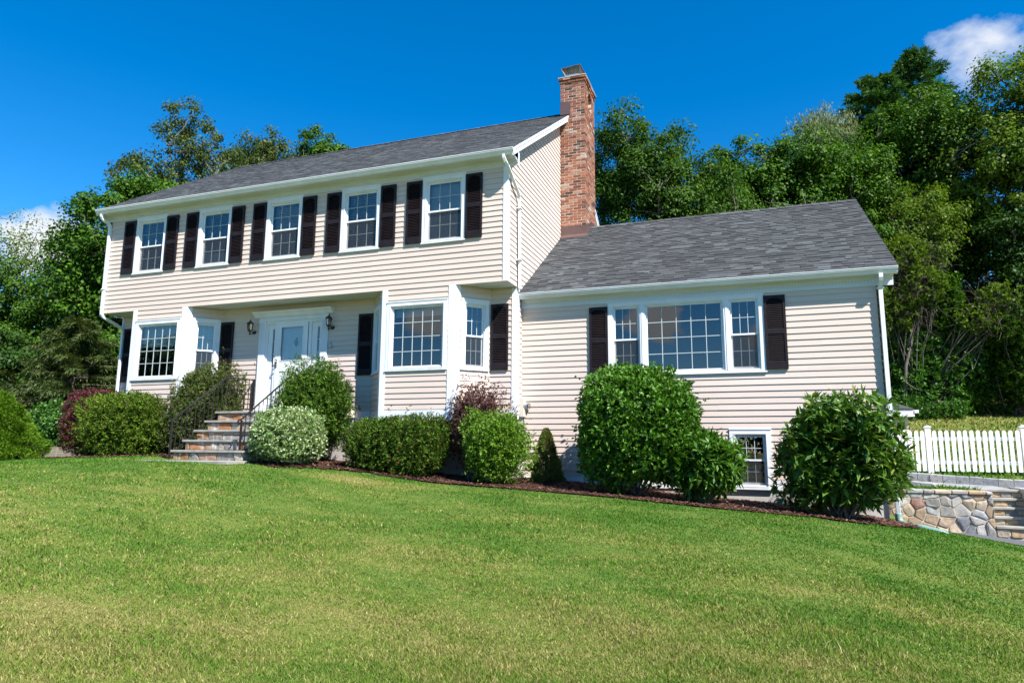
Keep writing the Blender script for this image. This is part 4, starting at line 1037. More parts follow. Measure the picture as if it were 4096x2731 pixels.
# ------------------------------------------------------------------ fittings on the house
def lantern(x, z, label):
    y = OV; L = thing('wall_lantern', (x, y, z-.2), label, 'wall lamp', 'wall lanterns beside the door')
    yc = y-.17
    m = MB(); m.lathe([(.058, .0), (.056, -.012), (.035, -.022), (.02, -.03)], (x+.10*0, y-.016, z-.27), 12, 'y'); m.tube([(x, y-.03, z-.27), (x, y-.09, z-.31), (x, yc+.02, z-.335), (x, yc, z-.30)], .011, 6); obj('bracket', m, M['black'], L)
    m = MB(); n = 6
    for k in range(n):
        a = 2*PI*k/n; m.tube([(x+.052*math.cos(a), yc+.052*math.sin(a), z-.245), (x+.066*math.cos(a), yc+.066*math.sin(a), z-.10)], .0065, 4)
    m.lathe([(.012, -.36), (.018, -.345), (.010, -.33), (.016, -.30), (.045, -.27), (.058, -.255), (.058, -.240)], (x, yc, z), 6)
    m.lathe([(.072, -.105), (.090, -.098), (.088, -.088), (.060, -.060), (.030, -.042), (.026, -.030), (.014, -.022), (.018, -.010), (.006, .0), (.004, .03)], (x, yc, z), 6); obj('frame', m, M['black'], L)
    m = MB()
    for k in range(n):
        a, b = 2*PI*k/n, 2*PI*(k+1)/n
        m.poly([(x+.05*math.cos(a), yc+.05*math.sin(a), z-.24), (x+.05*math.cos(b), yc+.05*math.sin(b), z-.24), (x+.064*math.cos(b), yc+.064*math.sin(b), z-.105), (x+.064*math.cos(a), yc+.064*math.sin(a), z-.105)])
    obj('lamp_glass', m, M['lampglass'], L)
    m = MB(); m.tube([(x, yc, z-.24), (x, yc, z-.16)], .012, 8); obj('candle', m, M['white'], L)
lantern(-6.60, -.33, 'black carriage lantern on the wall left of the front door')
lantern(-4.42, -.33, 'black carriage lantern on the wall right of the front door')
db = thing('doorbell', (-6.52, OV, -1.36), 'small oval doorbell button on the siding left of the door', 'doorbell')
mb = MB(); mb.lathe([(.034, 0), (.034, -.008), (.028, -.014)], (-6.515, OV-.014, -1.345), 14, 'y')
for i in range(len(mb.v)): x, y, z = mb.v[i]; mb.v[i] = (x, y, -1.345+(z+1.345)*.62)
obj('backplate', mb, M['white'], db)
mb = MB(); mb.lathe([(.012, 0), (.012, -.006)], (-6.515, OV-.029, -1.345), 10, 'y'); obj('button', mb, M['black'], db)
ob_ = thing('outlet_box', (-4.455, OV, -1.05), 'small grey weatherproof outlet box on the siding under the right lantern', 'outlet')
mb = MB(); mb.bbox(-4.485, -4.435, OV-.05, OV-.012, -1.02, -.93, .006); obj('box', mb, M['galv'], ob_)
mb = MB(); mb.bbox(-4.465, -4.39, OV-.085, OV-.02, -1.06, -1.021, .006); obj('cover', mb, M['galv'], ob_)
em = thing('electric_meter', (.03, YW-.1, -3.85), 'beige electric meter box with a round glass meter and grey conduit in the wall corner', 'electric meter')
mb = MB(); mb.bbox(-.105, .115, YW-.17, YW-.03, -2.66, -2.26, .012); mb.box(-.09, .1, YW-.03, YW-.012, -2.64, -2.28); obj('meter_box', mb, M['meter'], em)
mb = MB(); mb.lathe([(.078, 0), (.078, .012), (.066, .014), (.064, .05)], (.115, YW-.10, -2.43), 16, 'x'); obj('meter_ring', mb, M['galv'], em)
mb = MB(); mb.lathe([(.056, .05), (.056, .095), (.048, .108), (.02, .112)], (.115, YW-.10, -2.43), 16, 'x'); obj('meter_glass', mb, M['lampglass'], em)
mb = MB(); mb.tube([(.02, YW-.08, -2.66), (.02, YW-.075, -3.95)], .042, 10); mb.tube([(-.055, YW-.09, -2.66), (-.055, YW-.09, -2.74), (-.05, YW-.07, -2.80), (-.05, YW-.05, -3.9)], .014, 6)
mb.tube([(-.02, YW-.12, -2.66), (-.03, YW-.13, -2.75), (-.05, YW-.11, -2.82), (-.03, YW-.10, -2.95), (-.045, YW-.08, -3.3)], .006, 5); mb.box(-.07, .08, YW-.05, YW-.012, -2.72, -2.662); obj('conduit', mb, M['pipe'], em)
hb = thing('hose_bib', (-3.6, OV-.02, -2.5), 'brass garden tap on the siding beside the bay window', 'tap')
mb = MB(); mb.tube([(-3.6, OV, -2.455), (-3.6, OV-.07, -2.455), (-3.6, OV-.10, -2.475), (-3.6, OV-.11, -2.52)], .014, 8); obj('spout', mb, M['brass'], hb)
mb = MB(); mb.tube([(-3.6, OV-.075, -2.445), (-3.6, OV-.08, -2.415)], .007, 6); mb.lathe([(.03, 0), (.034, .005), (.03, .011)], (-3.6, OV-.08, -2.415), 8); obj('tap_wheel', mb, M['brass'], hb)
vh = thing('vent_hood', (-3.83, OV-.06, -2.62), 'beige dryer vent hood low on the siding above the foundation', 'vent')
mb = MB(); mb.sweep([(-3.93, OV-.014, -2.49), (-3.93, OV-.035, -2.49), (-3.93, OV-.15, -2.63), (-3.93, OV-.15, -2.645), (-3.93, OV-.014, -2.645)], (.19, 0, 0)); obj('hood', mb, M['beige'], vh)
mb = MB(); mb.box(-3.96, -3.71, OV-.0139, OV-.004, -2.66, -2.475); obj('flange', mb, M['beige'], vh)
fp = tag(obj('vent_pipe', (lambda m: (m.tube([(-4.05, OV+.03, -2.78), (-4.05, OV-.05, -2.79), (-4.05, OV-.11, -2.81), (-4.05, OV-.13, -2.86)], .05, 10), m.tube([(-4.05, OV-.02, -2.66), (-4.05, OV-.03, -2.78)], .05, 10), m)[2])(MB()), M['beige'], smooth=True), 'beige plastic pipe elbow sticking out of the foundation wall', 'pipe')
mb = MB(); pts = [(XW+.06, .85, -4.31), (XW+.06, .845, -4.40), (XW+.09, .80, -4.47), (XW+.16, .70, -4.50), (XW+.32, .50, -4.50), (XW+.55, .36, -4.55), (XW+.75, .30, -4.64)]
dense = []
for a, b in zip(pts, pts[1:]):
    n = max(2, int((Vector(b)-Vector(a)).length/.012)); dense += [Vector(a).lerp(Vector(b), k/n) for k in range(n)]
mb.tube(dense, [.057 if k % 2 else .049 for k in range(len(dense))], 10); tag(obj('drain_pipe', mb, M['hose'], smooth=True), 'green corrugated drain pipe leading away from the corner downspout', 'drain pipe')
# ------------------------------------------------------------------ plants
def unit(a): return a/np.maximum(np.linalg.norm(a, axis=-1, keepdims=True), 1e-9)
def leaves(base, ldir, nrm, L, W, fold=.12):
    """one diamond-shaped folded leaf per row -> vertices, faces"""
    side = unit(np.cross(ldir, nrm)); nn = np.cross(side, ldir); L, W = L[:, None], W[:, None]
    mid = base+ldir*L*.45
    V = np.stack([base, mid+side*W/2+nn*W*fold, base+ldir*L, mid-side*W/2+nn*W*fold], 1)
    return V.reshape(-1, 3)
def sprigs(r, pos, d, length, k, LL, LW, splay, up=.35, jit=.3):
    """k leaves set round each little shoot"""
    n = len(pos); t = r.uniform(.05, 1, (n, k, 1)); d0 = d[:, None, :]
    rnd = unit(r.normal(size=(n, k, 3))); perp = unit(rnd-d0*(rnd*d0).sum(-1, keepdims=True))
    ld = unit(d0*np.cos(splay)+perp*np.sin(splay)+rnd*jit*.5)
    b = pos[:, None, :]+d0*t*np.reshape(length, (-1, 1, 1))
    nr = unit(np.cross(ld, perp)+rnd*.6+np.array([0, 0, up*2]))
    sz = r.uniform(.5, 1.5, n*k)
    return leaves(b.reshape(-1, 3), ld.reshape(-1, 3), nr.reshape(-1, 3), LL*sz, LW*sz)
def lumps(u, seed, amp):
    r = np.random.default_rng(seed); s = np.zeros(len(u))
    for f in (2, 3.3, 5, 8, 13, 19):
        for _ in range(4): v = unit(r.normal(size=3)); s += np.sin(u@v*f+r.uniform(0, 6.3))/f**.8*.9
    return 1+amp*s
def shell(r, n, c, rad, p, q, seed, amp, depth, zlow=-.95):
    """points near the surface of a lumpy rounded box; returns positions and outward directions"""
    u = unit(r.normal(size=(n*2, 3))); u = u[u[:, 2] > zlow][:n]
    a = np.abs(u); R = ((a[:, 0]**p+a[:, 1]**p)**(q/p)+a[:, 2]**q)**(-1/q)*lumps(u, seed, amp)
    dep = 1-depth*r.random(len(u))**1.15
    return c+u*(R*dep)[:, None]*np.array(rad), unit(u/np.array(rad)*np.array(rad).mean()+.0)
def stems(base, tips, r0, r1, r, n=5, wig=.06):
    m = MB()
    for t in tips:
        b = np.array(base)+np.append(r.normal(0, .07, 2), 0); t = np.array(t); mid = (b+t)/2+r.normal(0, wig, 3)+np.array([0, 0, .08])
        m.tube([b, (b*2+mid)/3, mid, (mid+2*t)/3+r.normal(0, wig*.4, 3), t], [r0, r0*.85, (r0+r1)/2, r1*1.3, r1], n, False)
    return m
def shrub(name, label, cat, x, y, z0, z1, rx, ry, mat, n=2600, k=9, LL=.035, LW=.012, SL=.09, splay=.8, p=2.6, q=2.6, amp=.07, depth=.35, seed=1, twigs=26, out=.75, gap=None, twigmat='twig', leafy_low=.05, up=.35, zlow=-.95, group=None, core=.30):
    r = np.random.default_rng(seed); h = z1-z0; c = np.array([x, y, z0+h*(.5+leafy_low/2)]); rad = (rx, ry, h*(.5-leafy_low/2))
    P, U = shell(r, n, c, rad, p, q, seed, amp, depth, zlow)
    if gap is not None:
        g = np.array([math.sin(a*5.1+seed)*math.sin(b*4.3+seed*2)*math.sin(cc*5.7+1) for a, b, cc in P]); keep = (g < gap) | (r.random(len(P)) < .25); P, U = P[keep], U[keep]
    d = unit(U*out+r.normal(size=P.shape)*.55+np.array([0, 0, .35])); ln = SL*r.uniform(.5, 1.5, len(P))
    P = P-d*ln[:, None]*.6
    wild = r.random(len(P)) < .022; ln[wild] *= r.uniform(1.6, 2.6, wild.sum()); P[wild] += U[wild]*r.uniform(.01, .07, (wild.sum(), 1))
    V = sprigs(r, P, d, ln, k, LL, LW, splay, up)
    m_ = int(n*core); u2 = unit(r.normal(size=(m_, 3))); P2 = c+u2*(r.random(m_)**.5)[:, None]*np.array(rad)*.74
    V = np.concatenate([V, sprigs(r, P2, unit(u2+r.normal(size=u2.shape)*.7), np.full(m_, SL*1.2), k, LL*1.9, LW*1.9, splay, up)])
    g0 = gz(x, y); T = thing(name, (x, y, g0), label, cat, group)
    np_mesh('foliage', V, np.arange(len(V)).reshape(-1, 4), mat, T)
    tip = P[r.integers(0, len(P), min(twigs, len(P)))]; tip = c+(tip-c)*.93
    obj('branches', stems((x, y, g0-.05), tip, .018, .004, r), M[twigmat], T)
    return T
M['yew'] = leaf_mat('yew_needles', (.016, .040, .006), (.042, .092, .012), (.125, .21, .026), .13, .6, .08)
M['yewdull'] = leaf_mat('yew_needles_thinning', (.022, .036, .010), (.046, .075, .016), (.115, .155, .036), .13, .6, .08, accent=(.14, (.13, .10, .055)), patch=((.10, .09, .045), .60))
M['yewgold'] = leaf_mat('yew_hedge_needles', (.018, .036, .005), (.050, .098, .010), (.155, .235, .024), .15, .6, .08, accent=(.05, (.13, .09, .04)))
M['yewrust'] = leaf_mat('yew_hedge_needles_rusty', (.014, .032, .006), (.038, .080, .011), (.110, .185, .022), .13, .6, .08, accent=(.035, (.20, .07, .03)))
M['privet'] = leaf_mat('bright_shrub_leaves', (.050, .115, .012), (.10, .205, .018), (.20, .31, .040), .35, .45, .35)
M['barberry'] = leaf_mat('barberry_leaves', (.050, .022, .024), (.095, .038, .040), (.17, .085, .080), .3, .5, .3, accent=(.08, (.24, .18, .17)))
M['barberryred'] = leaf_mat('barberry_leaves_clipped', (.040, .012, .016), (.085, .020, .026), (.16, .035, .042), .3, .5, .3, accent=(.05, (.20, .10, .10)))
M['variegated'] = leaf_mat('variegated_leaves', (.07, .14, .035), (.14, .23, .065), (.34, .41, .20), .3, .5, .35, accent=(.26, (.50, .54, .36)), patch=((.08, .22, .03), .60), pscale=2.5)
M['euonymus'] = leaf_mat('glossy_round_bush_leaves', (.022, .070, .006), (.052, .140, .010), (.115, .245, .022), .22, .5, .4)
M['rhodo'] = leaf_mat('rhododendron_leaves', (.026, .064, .010), (.056, .128, .018), (.120, .220, .034), .2, .45, .40, accent=(.07, (.19, .23, .045)))
M['rhodolight'] = leaf_mat('young_rhododendron_leaves', (.030, .075, .012), (.055, .14, .018), (.11, .23, .030), .25, .34, .5)
M['conegreen'] = leaf_mat('cone_conifer_needles', (.045, .105, .006), (.088, .180, .010), (.165, .28, .022), .2, .55, .25)
M['dwarf'] = leaf_mat('dwarf_spruce_needles', (.060, .090, .018), (.112, .150, .030), (.18, .21, .055), .2, .55, .25, patch=((.11, .075, .045), .52), pscale=3.2)
M['ivy'] = leaf_mat('ivy_leaves', (.022, .07, .012), (.045, .125, .018), (.10, .22, .035), .25, .4, .45)

shrub('yew_hedge', 'square-clipped yew hedge with thin brown right end, left of the steps', 'hedge', -9.25, -.38, -3.58, -2.05, 1.18, .62, M['yewgold'], n=4600, k=10, LL=.055, LW=.016, SL=.13, p=4.0, q=4.0, amp=.07, depth=.40, seed=3, twigs=40, gap=.42)
shrub('yew_hedge', 'long low clipped dark yew hedge under the right bay window', 'hedge', -2.14, -.42, -3.84, -2.72, 1.07, .56, M['yewrust'], n=4600, k=10, LL=.050, LW=.015, SL=.115, p=4.0, q=4.0, amp=.07, depth=.38, seed=4, twigs=30)
shrub('yew_bush', 'shaggy thinning yew bush behind the long handrail left of the steps', 'bush', -7.28, .02-.1, -3.52, -1.43, .92, .58, M['yewdull'], n=4300, k=10, LL=.055, LW=.014, SL=.12, p=2.6, q=2.8, amp=.14, depth=.42, seed=6, twigs=60, gap=.30)
shrub('yew_bush', 'tall rounded dark green yew right of the front door', 'bush', -4.22, -.25, -3.55, -1.53, .85, .62, M['yew'], n=4400, k=10, LL=.055, LW=.015, SL=.14, p=2.3, q=2.5, amp=.10, depth=.42, seed=8, twigs=60, gap=.42)
shrub('variegated_euonymus', 'rounded shrub with cream-edged leaves at the foot of the steps', 'shrub', -4.08, -1.22, -3.66, -2.50, .78, .66, M['variegated'], n=3600, k=8, LL=.040, LW=.024, SL=.08, splay=1.0, p=2.5, q=2.6, amp=.07, depth=.25, seed=9)
shrub('barberry_hedge', 'dark red clipped barberry hedge at the left corner of the house', 'hedge', -11.02, .25, -3.56, -1.90, .74, .60, M['barberryred'], n=3600, k=9, LL=.035, LW=.020, SL=.09, splay=1.0, p=3.2, q=4, amp=.05, depth=.28, seed=10)
shrub('barberry_bush', 'loose purple-brown barberry bush between the dark hedge and the meter', 'bush', -.60, -.02, -3.85, -1.98, .66, .46, M['barberry'], n=2300, k=8, LL=.032, LW=.018, SL=.15, splay=.95, p=2.2, q=2.3, amp=.14, depth=.65, seed=12, twigs=110, out=.5)
shrub('privet_bush', 'bright yellow-green clipped bush in front of the meter conduit', 'bush', -.08, -.46, -3.95, -2.66, .60, .50, M['privet'], n=3000, k=9, LL=.036, LW=.022, SL=.15, splay=.85, p=2.8, q=3.0, amp=.15, depth=.42, seed=13)
shrub('round_evergreen', 'big round glossy green bush standing under the triple window', 'bush', 2.52, -.22, -4.08, -1.86, 1.08, .80, M['euonymus'], n=5600, k=8, LL=.066, LW=.032, SL=.13, splay=.9, p=2.6, q=3.0, amp=.075, depth=.33, seed=14)
shrub('rhododendron', 'small light green rhododendron partly hiding the basement window', 'bush', 3.66, -.42, -4.14, -2.98, .60, .50, M['rhodolight'], n=900, k=8, LL=.125, LW=.038, SL=.05, splay=1.15, p=2.2, q=2.2, amp=.16, depth=.5, seed=15, twigs=40, up=.5)
shrub('rhododendron', 'big dark leathery rhododendron at the right corner of the wing', 'bush', 5.72, -.38, -4.30, -2.44, .86, .72, M['rhodo'], n=1500, k=8, LL=.15, LW=.046, SL=.06, splay=1.1, p=2.6, q=3.0, amp=.13, depth=.50, seed=16, twigs=80, up=.5, gap=.42)
def cone(name, label, x, y, z0, z1, r0, mat, n, k, LL, LW, SL, seed, pw=.8, lob=.12, sq=1.0):
    r = np.random.default_rng(seed); t = r.random(n)**1.25; a = r.uniform(0, 2*PI, n); h = z1-z0; cell = np.sin(a*7+np.floor(t*9)*2.1)*np.sin(t*9*PI)
    R = r0*np.minimum((1-t)**pw, .80+t*2.2)*(1+lob*np.sin(a*3+t*9+seed)*np.sin(t*17+seed)+lob*.8*np.sin(a*5+t*14))*(1+lob*.7*cell)*(1-.18*r.random(n)**2)
    P = np.stack([x+R*np.cos(a), y+R*np.sin(a)*sq, z0+h*t], -1); d = unit(np.stack([np.cos(a), np.sin(a), np.full(n, .55)], -1)+r.normal(size=P.shape)*.4)
    V = sprigs(r, P-d*SL*.5, d, np.full(n, SL), k, LL, LW, .7); T = thing(name, (x, y, gz(x, y)), label, 'conifer')
    np_mesh('foliage', V, np.arange(len(V)).reshape(-1, 4), mat, T); m = MB(); m.tube([(x, y, z0-.1), (x, y, z1-.15)], [.05, .01], 6); obj('trunk', m, M['bark'], T)
cone('dwarf_spruce', 'small two-lobed dwarf conifer with a browning tip in front of the wing wall', .74, .22, -3.92, -2.92, .30, M['dwarf'], 3600, 10, .034, .010, .06, 21, .70, .17)
cone('mounded_conifer', 'fat cone-shaped bright green conifer on the left lawn edge', -13.32, -.6, -3.78, -2.0, 1.10, M['conegreen'], 9000, 10, .050, .016, .12, 22, .62, .17)

# ------------------------------------------------------------------ trees
def tree_mats():
    M['maple'] = leaf_mat('maple_leaves', (.015, .045, .005), (.038, .098, .008), (.088, .178, .016), .25, .55, .2)
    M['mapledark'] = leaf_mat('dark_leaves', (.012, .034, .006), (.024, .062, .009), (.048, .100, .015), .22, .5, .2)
    M['oak'] = leaf_mat('olive_leaves', (.026, .044, .010), (.052, .084, .018), (.10, .14, .034), .28, .5, .2, accent=(.06, (.17, .13, .055)))
    M['birch'] = leaf_mat('mid_green_leaves', (.016, .043, .006), (.036, .088, .009), (.080, .150, .018), .26, .55, .18)
    M['ash'] = leaf_mat('yellow_green_leaves', (.040, .082, .008), (.075, .130, .012), (.135, .200, .022), .32, .5, .22)
    M['willow'] = leaf_mat('willow_leaves', (.080, .110, .042), (.13, .165, .065), (.20, .23, .105), .35, .5, .25)
    M['pine'] = leaf_mat('pine_needles', (.020, .060, .016), (.040, .105, .024), (.080, .160, .042), .2, .5, .3)
    M['cedar'] = leaf_mat('cedar_sprays', (.030, .054, .016), (.058, .092, .026), (.105, .140, .040), .2, .55, .2, accent=(.07, (.11, .085, .045)))
tree_mats()
def limb(m, a, b, r0, r1, r, sag=.12, n=5):
    a, b = np.array(a), np.array(b); L = np.linalg.norm(b-a); mid = (a+b)/2+r.normal(0, .06*L, 3)+np.array([0, 0, -sag*L*.3]); q1 = (a+mid)/2+r.normal(0, .03*L, 3); q2 = (mid+b)/2+r.normal(0, .03*L, 3)
    m.tube([a, q1, mid, q2, b], [r0, r0*.8, (r0+r1)*.5, r1*1.25, r1], n, False); return [a, q1, mid, q2, b]
def tree(name, label, cat, x, y, top, crown, mat, ncl=140, per=170, LL=.12, LW=.075, rc=.62, tr=.16, seed=1, bark='bark', lean=(0, 0), shell_p=.45, flat=.7, droop=0, group=None, z0=None):
    """trunk with limbs, crown of leaf clumps. crown = [(dx,dy,z,rx,ry,rz,share)] in world height"""
    r = np.random.default_rng(seed); g = gz(x, y) if z0 is None else z0; cl = []
    tot = sum(c[6] for c in crown)
    for (dx, dy, cz, rx, ry, rz_, w) in crown:
        n = int(ncl*w/tot); u = unit(r.normal(size=(n, 3))); cl.append(np.array([x+dx, y+dy, cz])+u*(r.random(n)**shell_p)[:, None]*np.array([rx, ry, rz_]))
    cl = np.concatenate(cl); cl = cl[cl[:, 2] > g+.5]; n = len(cl); cen = np.array([x+lean[0], y+lean[1], cl[:, 2].mean()])
    R = rc*r.uniform(.6, 1.25, n)
    u = unit(r.normal(size=(n, per, 3))); rad = r.random((n, per, 1))**.5
    off = u*rad*R[:, None, None]*np.array([1, 1, flat]); pos = cl[:, None, :]+off
    if droop: pos[..., 2] -= droop*r.random((n, per))**1.5*R[:, None]
    out = unit(cl-cen)[:, None, :]
    nr = unit(u*.8+out*.4+np.array([0, 0, .75])+r.normal(size=u.shape)*.45)
    ld = unit(np.cross(nr, unit(r.normal(size=u.shape)))+np.array([0, 0, -.35 if not droop else -1.6])); s = r.uniform(.65, 1.25, n*per)
    V = leaves(pos.reshape(-1, 3), ld.reshape(-1, 3), nr.reshape(-1, 3), LL*s, LW*s)
    T = thing(name, (x, y, g), label, cat, group); np_mesh('crown', V, np.arange(len(V)).reshape(-1, 4), mat, T)
    m = MB(); zt = cl[:, 2].max(); ztr = g+(zt-g)*.8; K = 8
    tp = [np.array([x+lean[0]*(k/K)**1.5+r.normal(0, .05)*k/K, y+lean[1]*(k/K)**1.5+r.normal(0, .05)*k/K, g-.2+(ztr-g)*k/K]) for k in range(K+1)]
    m.tube(tp, [tr*(1-.8*k/K) for k in range(K+1)], 8, False)
    nodes = []
    pick = [int(r.integers(n))]
    for _ in range(min(11, n-1)):
        dd = np.min(np.linalg.norm(cl[:, None]-cl[pick][None], axis=-1), 1); pick.append(int(dd.argmax()))
    for i in pick:
        t = cl[i]; hz = max(g+.25*(ztr-g), t[2]-.9*np.linalg.norm(t[:2]-cen[:2])-.3); kf = min(max((hz-g)/(ztr-g), .15), .97)*K; k = int(kf); a = tp[k]+(tp[min(k+1, K)]-tp[k])*(kf-k)
        nodes += limb(m, a, t, tr*.42*(1-.5*kf/K), tr*.10, r)[1:]
    nodes += [p for p in tp[3:]]; N = np.array(nodes)
    for i in range(n):
        if i in pick: continue
        dd = np.linalg.norm(N-cl[i], axis=1)+np.maximum(0, N[:, 2]-cl[i, 2])*1.5; j = int(dd.argmin()); limb(m, N[j], cl[i], tr*.10, tr*.03, r, n=4)
    obj('trunk', m, M[bark], T, smooth=True); return T
# left side
tree('maple_tree', 'leafy green maple rising beside the left end of the house', 'tree', -18.2, 6.8, 8, [(.1, 0, 5.0, 2.4, 2.2, 2.3, 1), (-1.0, -.4, 2.2, 2.3, 2.2, 2.2, .9), (1.5, .6, 5.2, 1.5, 1.5, 1.5, .5), (.3, 0, -.6, 2.6, 2, 1.6, .6), (-1.9, -.3, 3.9, 1.4, 1.4, 1.6, .45), (.2, .2, 6.4, 1.2, 1.2, 1.0, .3)], M['maple'], 460, 240, 0.129, 0.099, .66, .20, 31)
tree('broadleaf_tree', 'broad dull green tree at the left edge of the picture below the bare branches', 'tree', -23.2, 5.2, 4, [(0, 0, 1.5, 2.6, 2.4, 2.4, 1), (1.6, .2, .6, 2.0, 1.8, 2.6, .6), (-2.5, 0, 1.0, 2.2, 2, 2.6, .6)], M['birch'], 280, 195, 0.122, 0.084, .62, .18, 32)
tree('bare_tree', 'half-bare tree with sparse yellowish leaves against the white cloud', 'tree', -26.0, 7.4, 7, [(0, 0, 5.2, 1.7, 1.5, 1.9, 1), (1.2, .3, 4.6, 1.6, 1.3, 2.2, .7)], M['ash'], 150, 22, 0.099, 0.068, .50, .12, 33, shell_p=.6)
tree('broadleaf_tree', 'low dark tree filling the gap under the maple on the left', 'tree', -20.5, 4.6, 1, [(0, 0, -.9, 2.6, 1.8, 1.9, 1), (3.0, 1.5, -1.2, 1.8, 1.5, 1.6, .6)], M['mapledark'], 190, 165, 0.122, 0.084, .62, .12, 34)
tree('thin_tree', 'tall open tree standing above the left part of the main roof', 'tree', -20.0, 10.5, 12.7, [(.1, 0, 10.9, 1.5, 1.4, 1.8, 1), (-1.9, -.3, 9.3, 1.9, 1.4, 1.0, .7), (1.4, .3, 9.6, 1.4, 1.3, 1.3, .6), (.1, 0, 8.2, 2.1, 1.5, 1.3, .8)], M['oak'], 170, 90, 0.122, 0.087, .50, .16, 35, 'palebark')
tree('thin_tree', 'small olive tree top peeking over the middle of the main roof', 'tree', -17.4, 13.4, 12, [(-.2, 0, 10.8, 1.9, 1.4, 1.3, 1), (-.3, 0, 9.5, 2.0, 1.4, 1.2, 1)], M['oak'], 170, 115, 0.122, 0.084, .52, .15, 36)
tree('thin_tree', 'dark green tree tip showing above the roof line right of the olive tree', 'tree', -15.4, 14.45, 12, [(0, 0, 11.3, .9, 1.0, 1.3, 1), (1.1, .2, 10.9, 1.0, .8, .6, .5), (0, 0, 9.9, 1.9, 1.2, 1.2, .8)], M['maple'], 95, 120, 0.129, 0.091, .48, .15, 37)
# behind the wing
tree('willow_oak', 'large upright tree with narrow glossy leaves right behind the chimney', 'tree', 1.4, 11.6, 9.6, [(-.5, 0, 7.0, 2.0, 2.0, 2.3, 1.1), (1.7, .3, 4.8, 1.9, 1.8, 2.3, 1), (.4, 0, 5.4, 1.8, 1.8, 2.4, .8), (-.6, 0, 3.2, 2.6, 2.0, 2.4, 1), (-1.6, 0, 6.6, 1.2, 1.5, 2.2, .5), (2.6, .2, 2.6, 1.6, 1.4, 1.8, .6)], M['birch'], 460, 210, 0.129, 0.065, .60, .22, 41)
tree('broadleaf_tree', 'rounded maple-like tree behind the middle of the wing roof', 'tree', 5.3, 17.6, 10.3, [(-.8, 0, 8.2, 2.1, 2.0, 2.0, 1), (1.6, .2, 8.2, 2.2, 2.0, 2.0, 1), (0, -.6, 5.2, 3.2, 2.2, 2.4, 1.2)], M['maple'], 310, 172, 0.137, 0.106, .64, .22, 42)
tree('willow_tree', 'pale silvery drooping willow top between the darker trees', 'tree', 8.3, 22.4, 13.5, [(0, 0, 12.0, 1.9, 1.8, 1.6, 1), (0, 0, 9.8, 1.8, 1.7, 1.6, .7)], M['willow'], 150, 120, .22, .040, .55, .18, 43, droop=2.2)
tree('broadleaf_tree', 'dark tree behind the right end of the wing roof', 'tree', 9.0, 19.4, 9, [(-.2, 0, 8.0, 2.0, 2.0, 2.4, 1), (0, -.4, 4.2, 2.4, 2.0, 2.8, 1)], M['maple'], 230, 180, 0.137, 0.099, .64, .2, 44)
tree('ash_tree', 'yellow-green feathery tree catching sun right of the wing roof', 'tree', 10.9, 18.4, 9, [(.3, 0, 5.8, 1.6, 1.4, 1.9, 1), (-.6, 0, 2.9, 1.2, 1.2, 1.6, .5)], M['ash'], 120, 157, 0.137, 0.061, .55, .15, 45)
tree('broadleaf_tree', 'very tall yellow-green tree in the upper right corner of the picture', 'tree', 16.4, 20.4, 14, [(.4, 0, 11.4, 3.0, 2.4, 2.9, 1), (-1.3, -.4, 8.2, 2.6, 2.2, 2.6, .9), (1.4, 0, 7.2, 2.6, 2.2, 3, .8)], M['ash'], 350, 172, 0.144, 0.106, .68, .28, 46)
tree('broadleaf_tree', 'tall mid-green tree below the dark pine on the right', 'tree', 12.6, 21.4, 11, [(0, 0, 10.8, 2.4, 2.0, 2.4, 1), (.3, 0, 6.6, 2.6, 2.0, 2.6, .9)], M['maple'], 260, 172, 0.137, 0.099, .66, .22, 47)
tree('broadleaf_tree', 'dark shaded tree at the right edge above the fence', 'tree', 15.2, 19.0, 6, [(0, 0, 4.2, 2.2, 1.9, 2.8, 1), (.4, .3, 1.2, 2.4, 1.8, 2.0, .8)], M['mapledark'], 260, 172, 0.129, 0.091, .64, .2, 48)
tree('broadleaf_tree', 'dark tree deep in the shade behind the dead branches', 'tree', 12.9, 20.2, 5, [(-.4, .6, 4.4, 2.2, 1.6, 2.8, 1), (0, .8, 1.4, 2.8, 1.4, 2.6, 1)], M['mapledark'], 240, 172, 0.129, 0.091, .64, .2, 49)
# vine-hung thickets above the grass slope
def thicket(name, label, blobs, mat, n, k, LL, LW, SL, seed, cat='thicket'):
    r = np.random.default_rng(seed); Vs = []; x, y = blobs[0][0], blobs[0][1]; tot = sum(b[3]*b[5] for b in blobs)
    for i, (bx, by, bz, rx, ry, rz_) in enumerate(blobs):
        P, U = shell(r, int(n*rx*rz_/tot), np.array([bx, by, bz]), (rx, ry, rz_), 2.2, 2.2, seed+i, .20, .35)
        d = unit(U*.6+r.normal(size=P.shape)*.5+np.array([0, -.1, .1])); Vs.append(sprigs(r, P, d, SL*r.uniform(.5, 1.5, len(P)), k, LL, LW, 1.0, .5))
    V = np.concatenate(Vs); T = thing(name, (x, y, gz(x, y)), label, cat); np_mesh('foliage', V, np.arange(len(V)).reshape(-1, 4), mat, T)
    tips = [np.array(b[:3])+r.normal(0, .5, 3)*np.array(b[3:]) for b in blobs for _ in range(9)]; obj('stems', stems((x, y+.7, gz(x, y)), tips, .03, .008, r, wig=.25), M['bark'], T)
thicket('vine_thicket', 'mounded vine-covered thicket in half sun above the left end of the fence', [(10.6, 18.0, 1.2, 1.2, .9, 1.2), (10.3, 17.9, -.5, 1.3, .9, 1.3), (11.6, 18.2, 0, 1.2, .9, 1.6)], M['ivy'], 5200, 8, .10, .07, .16, 51)
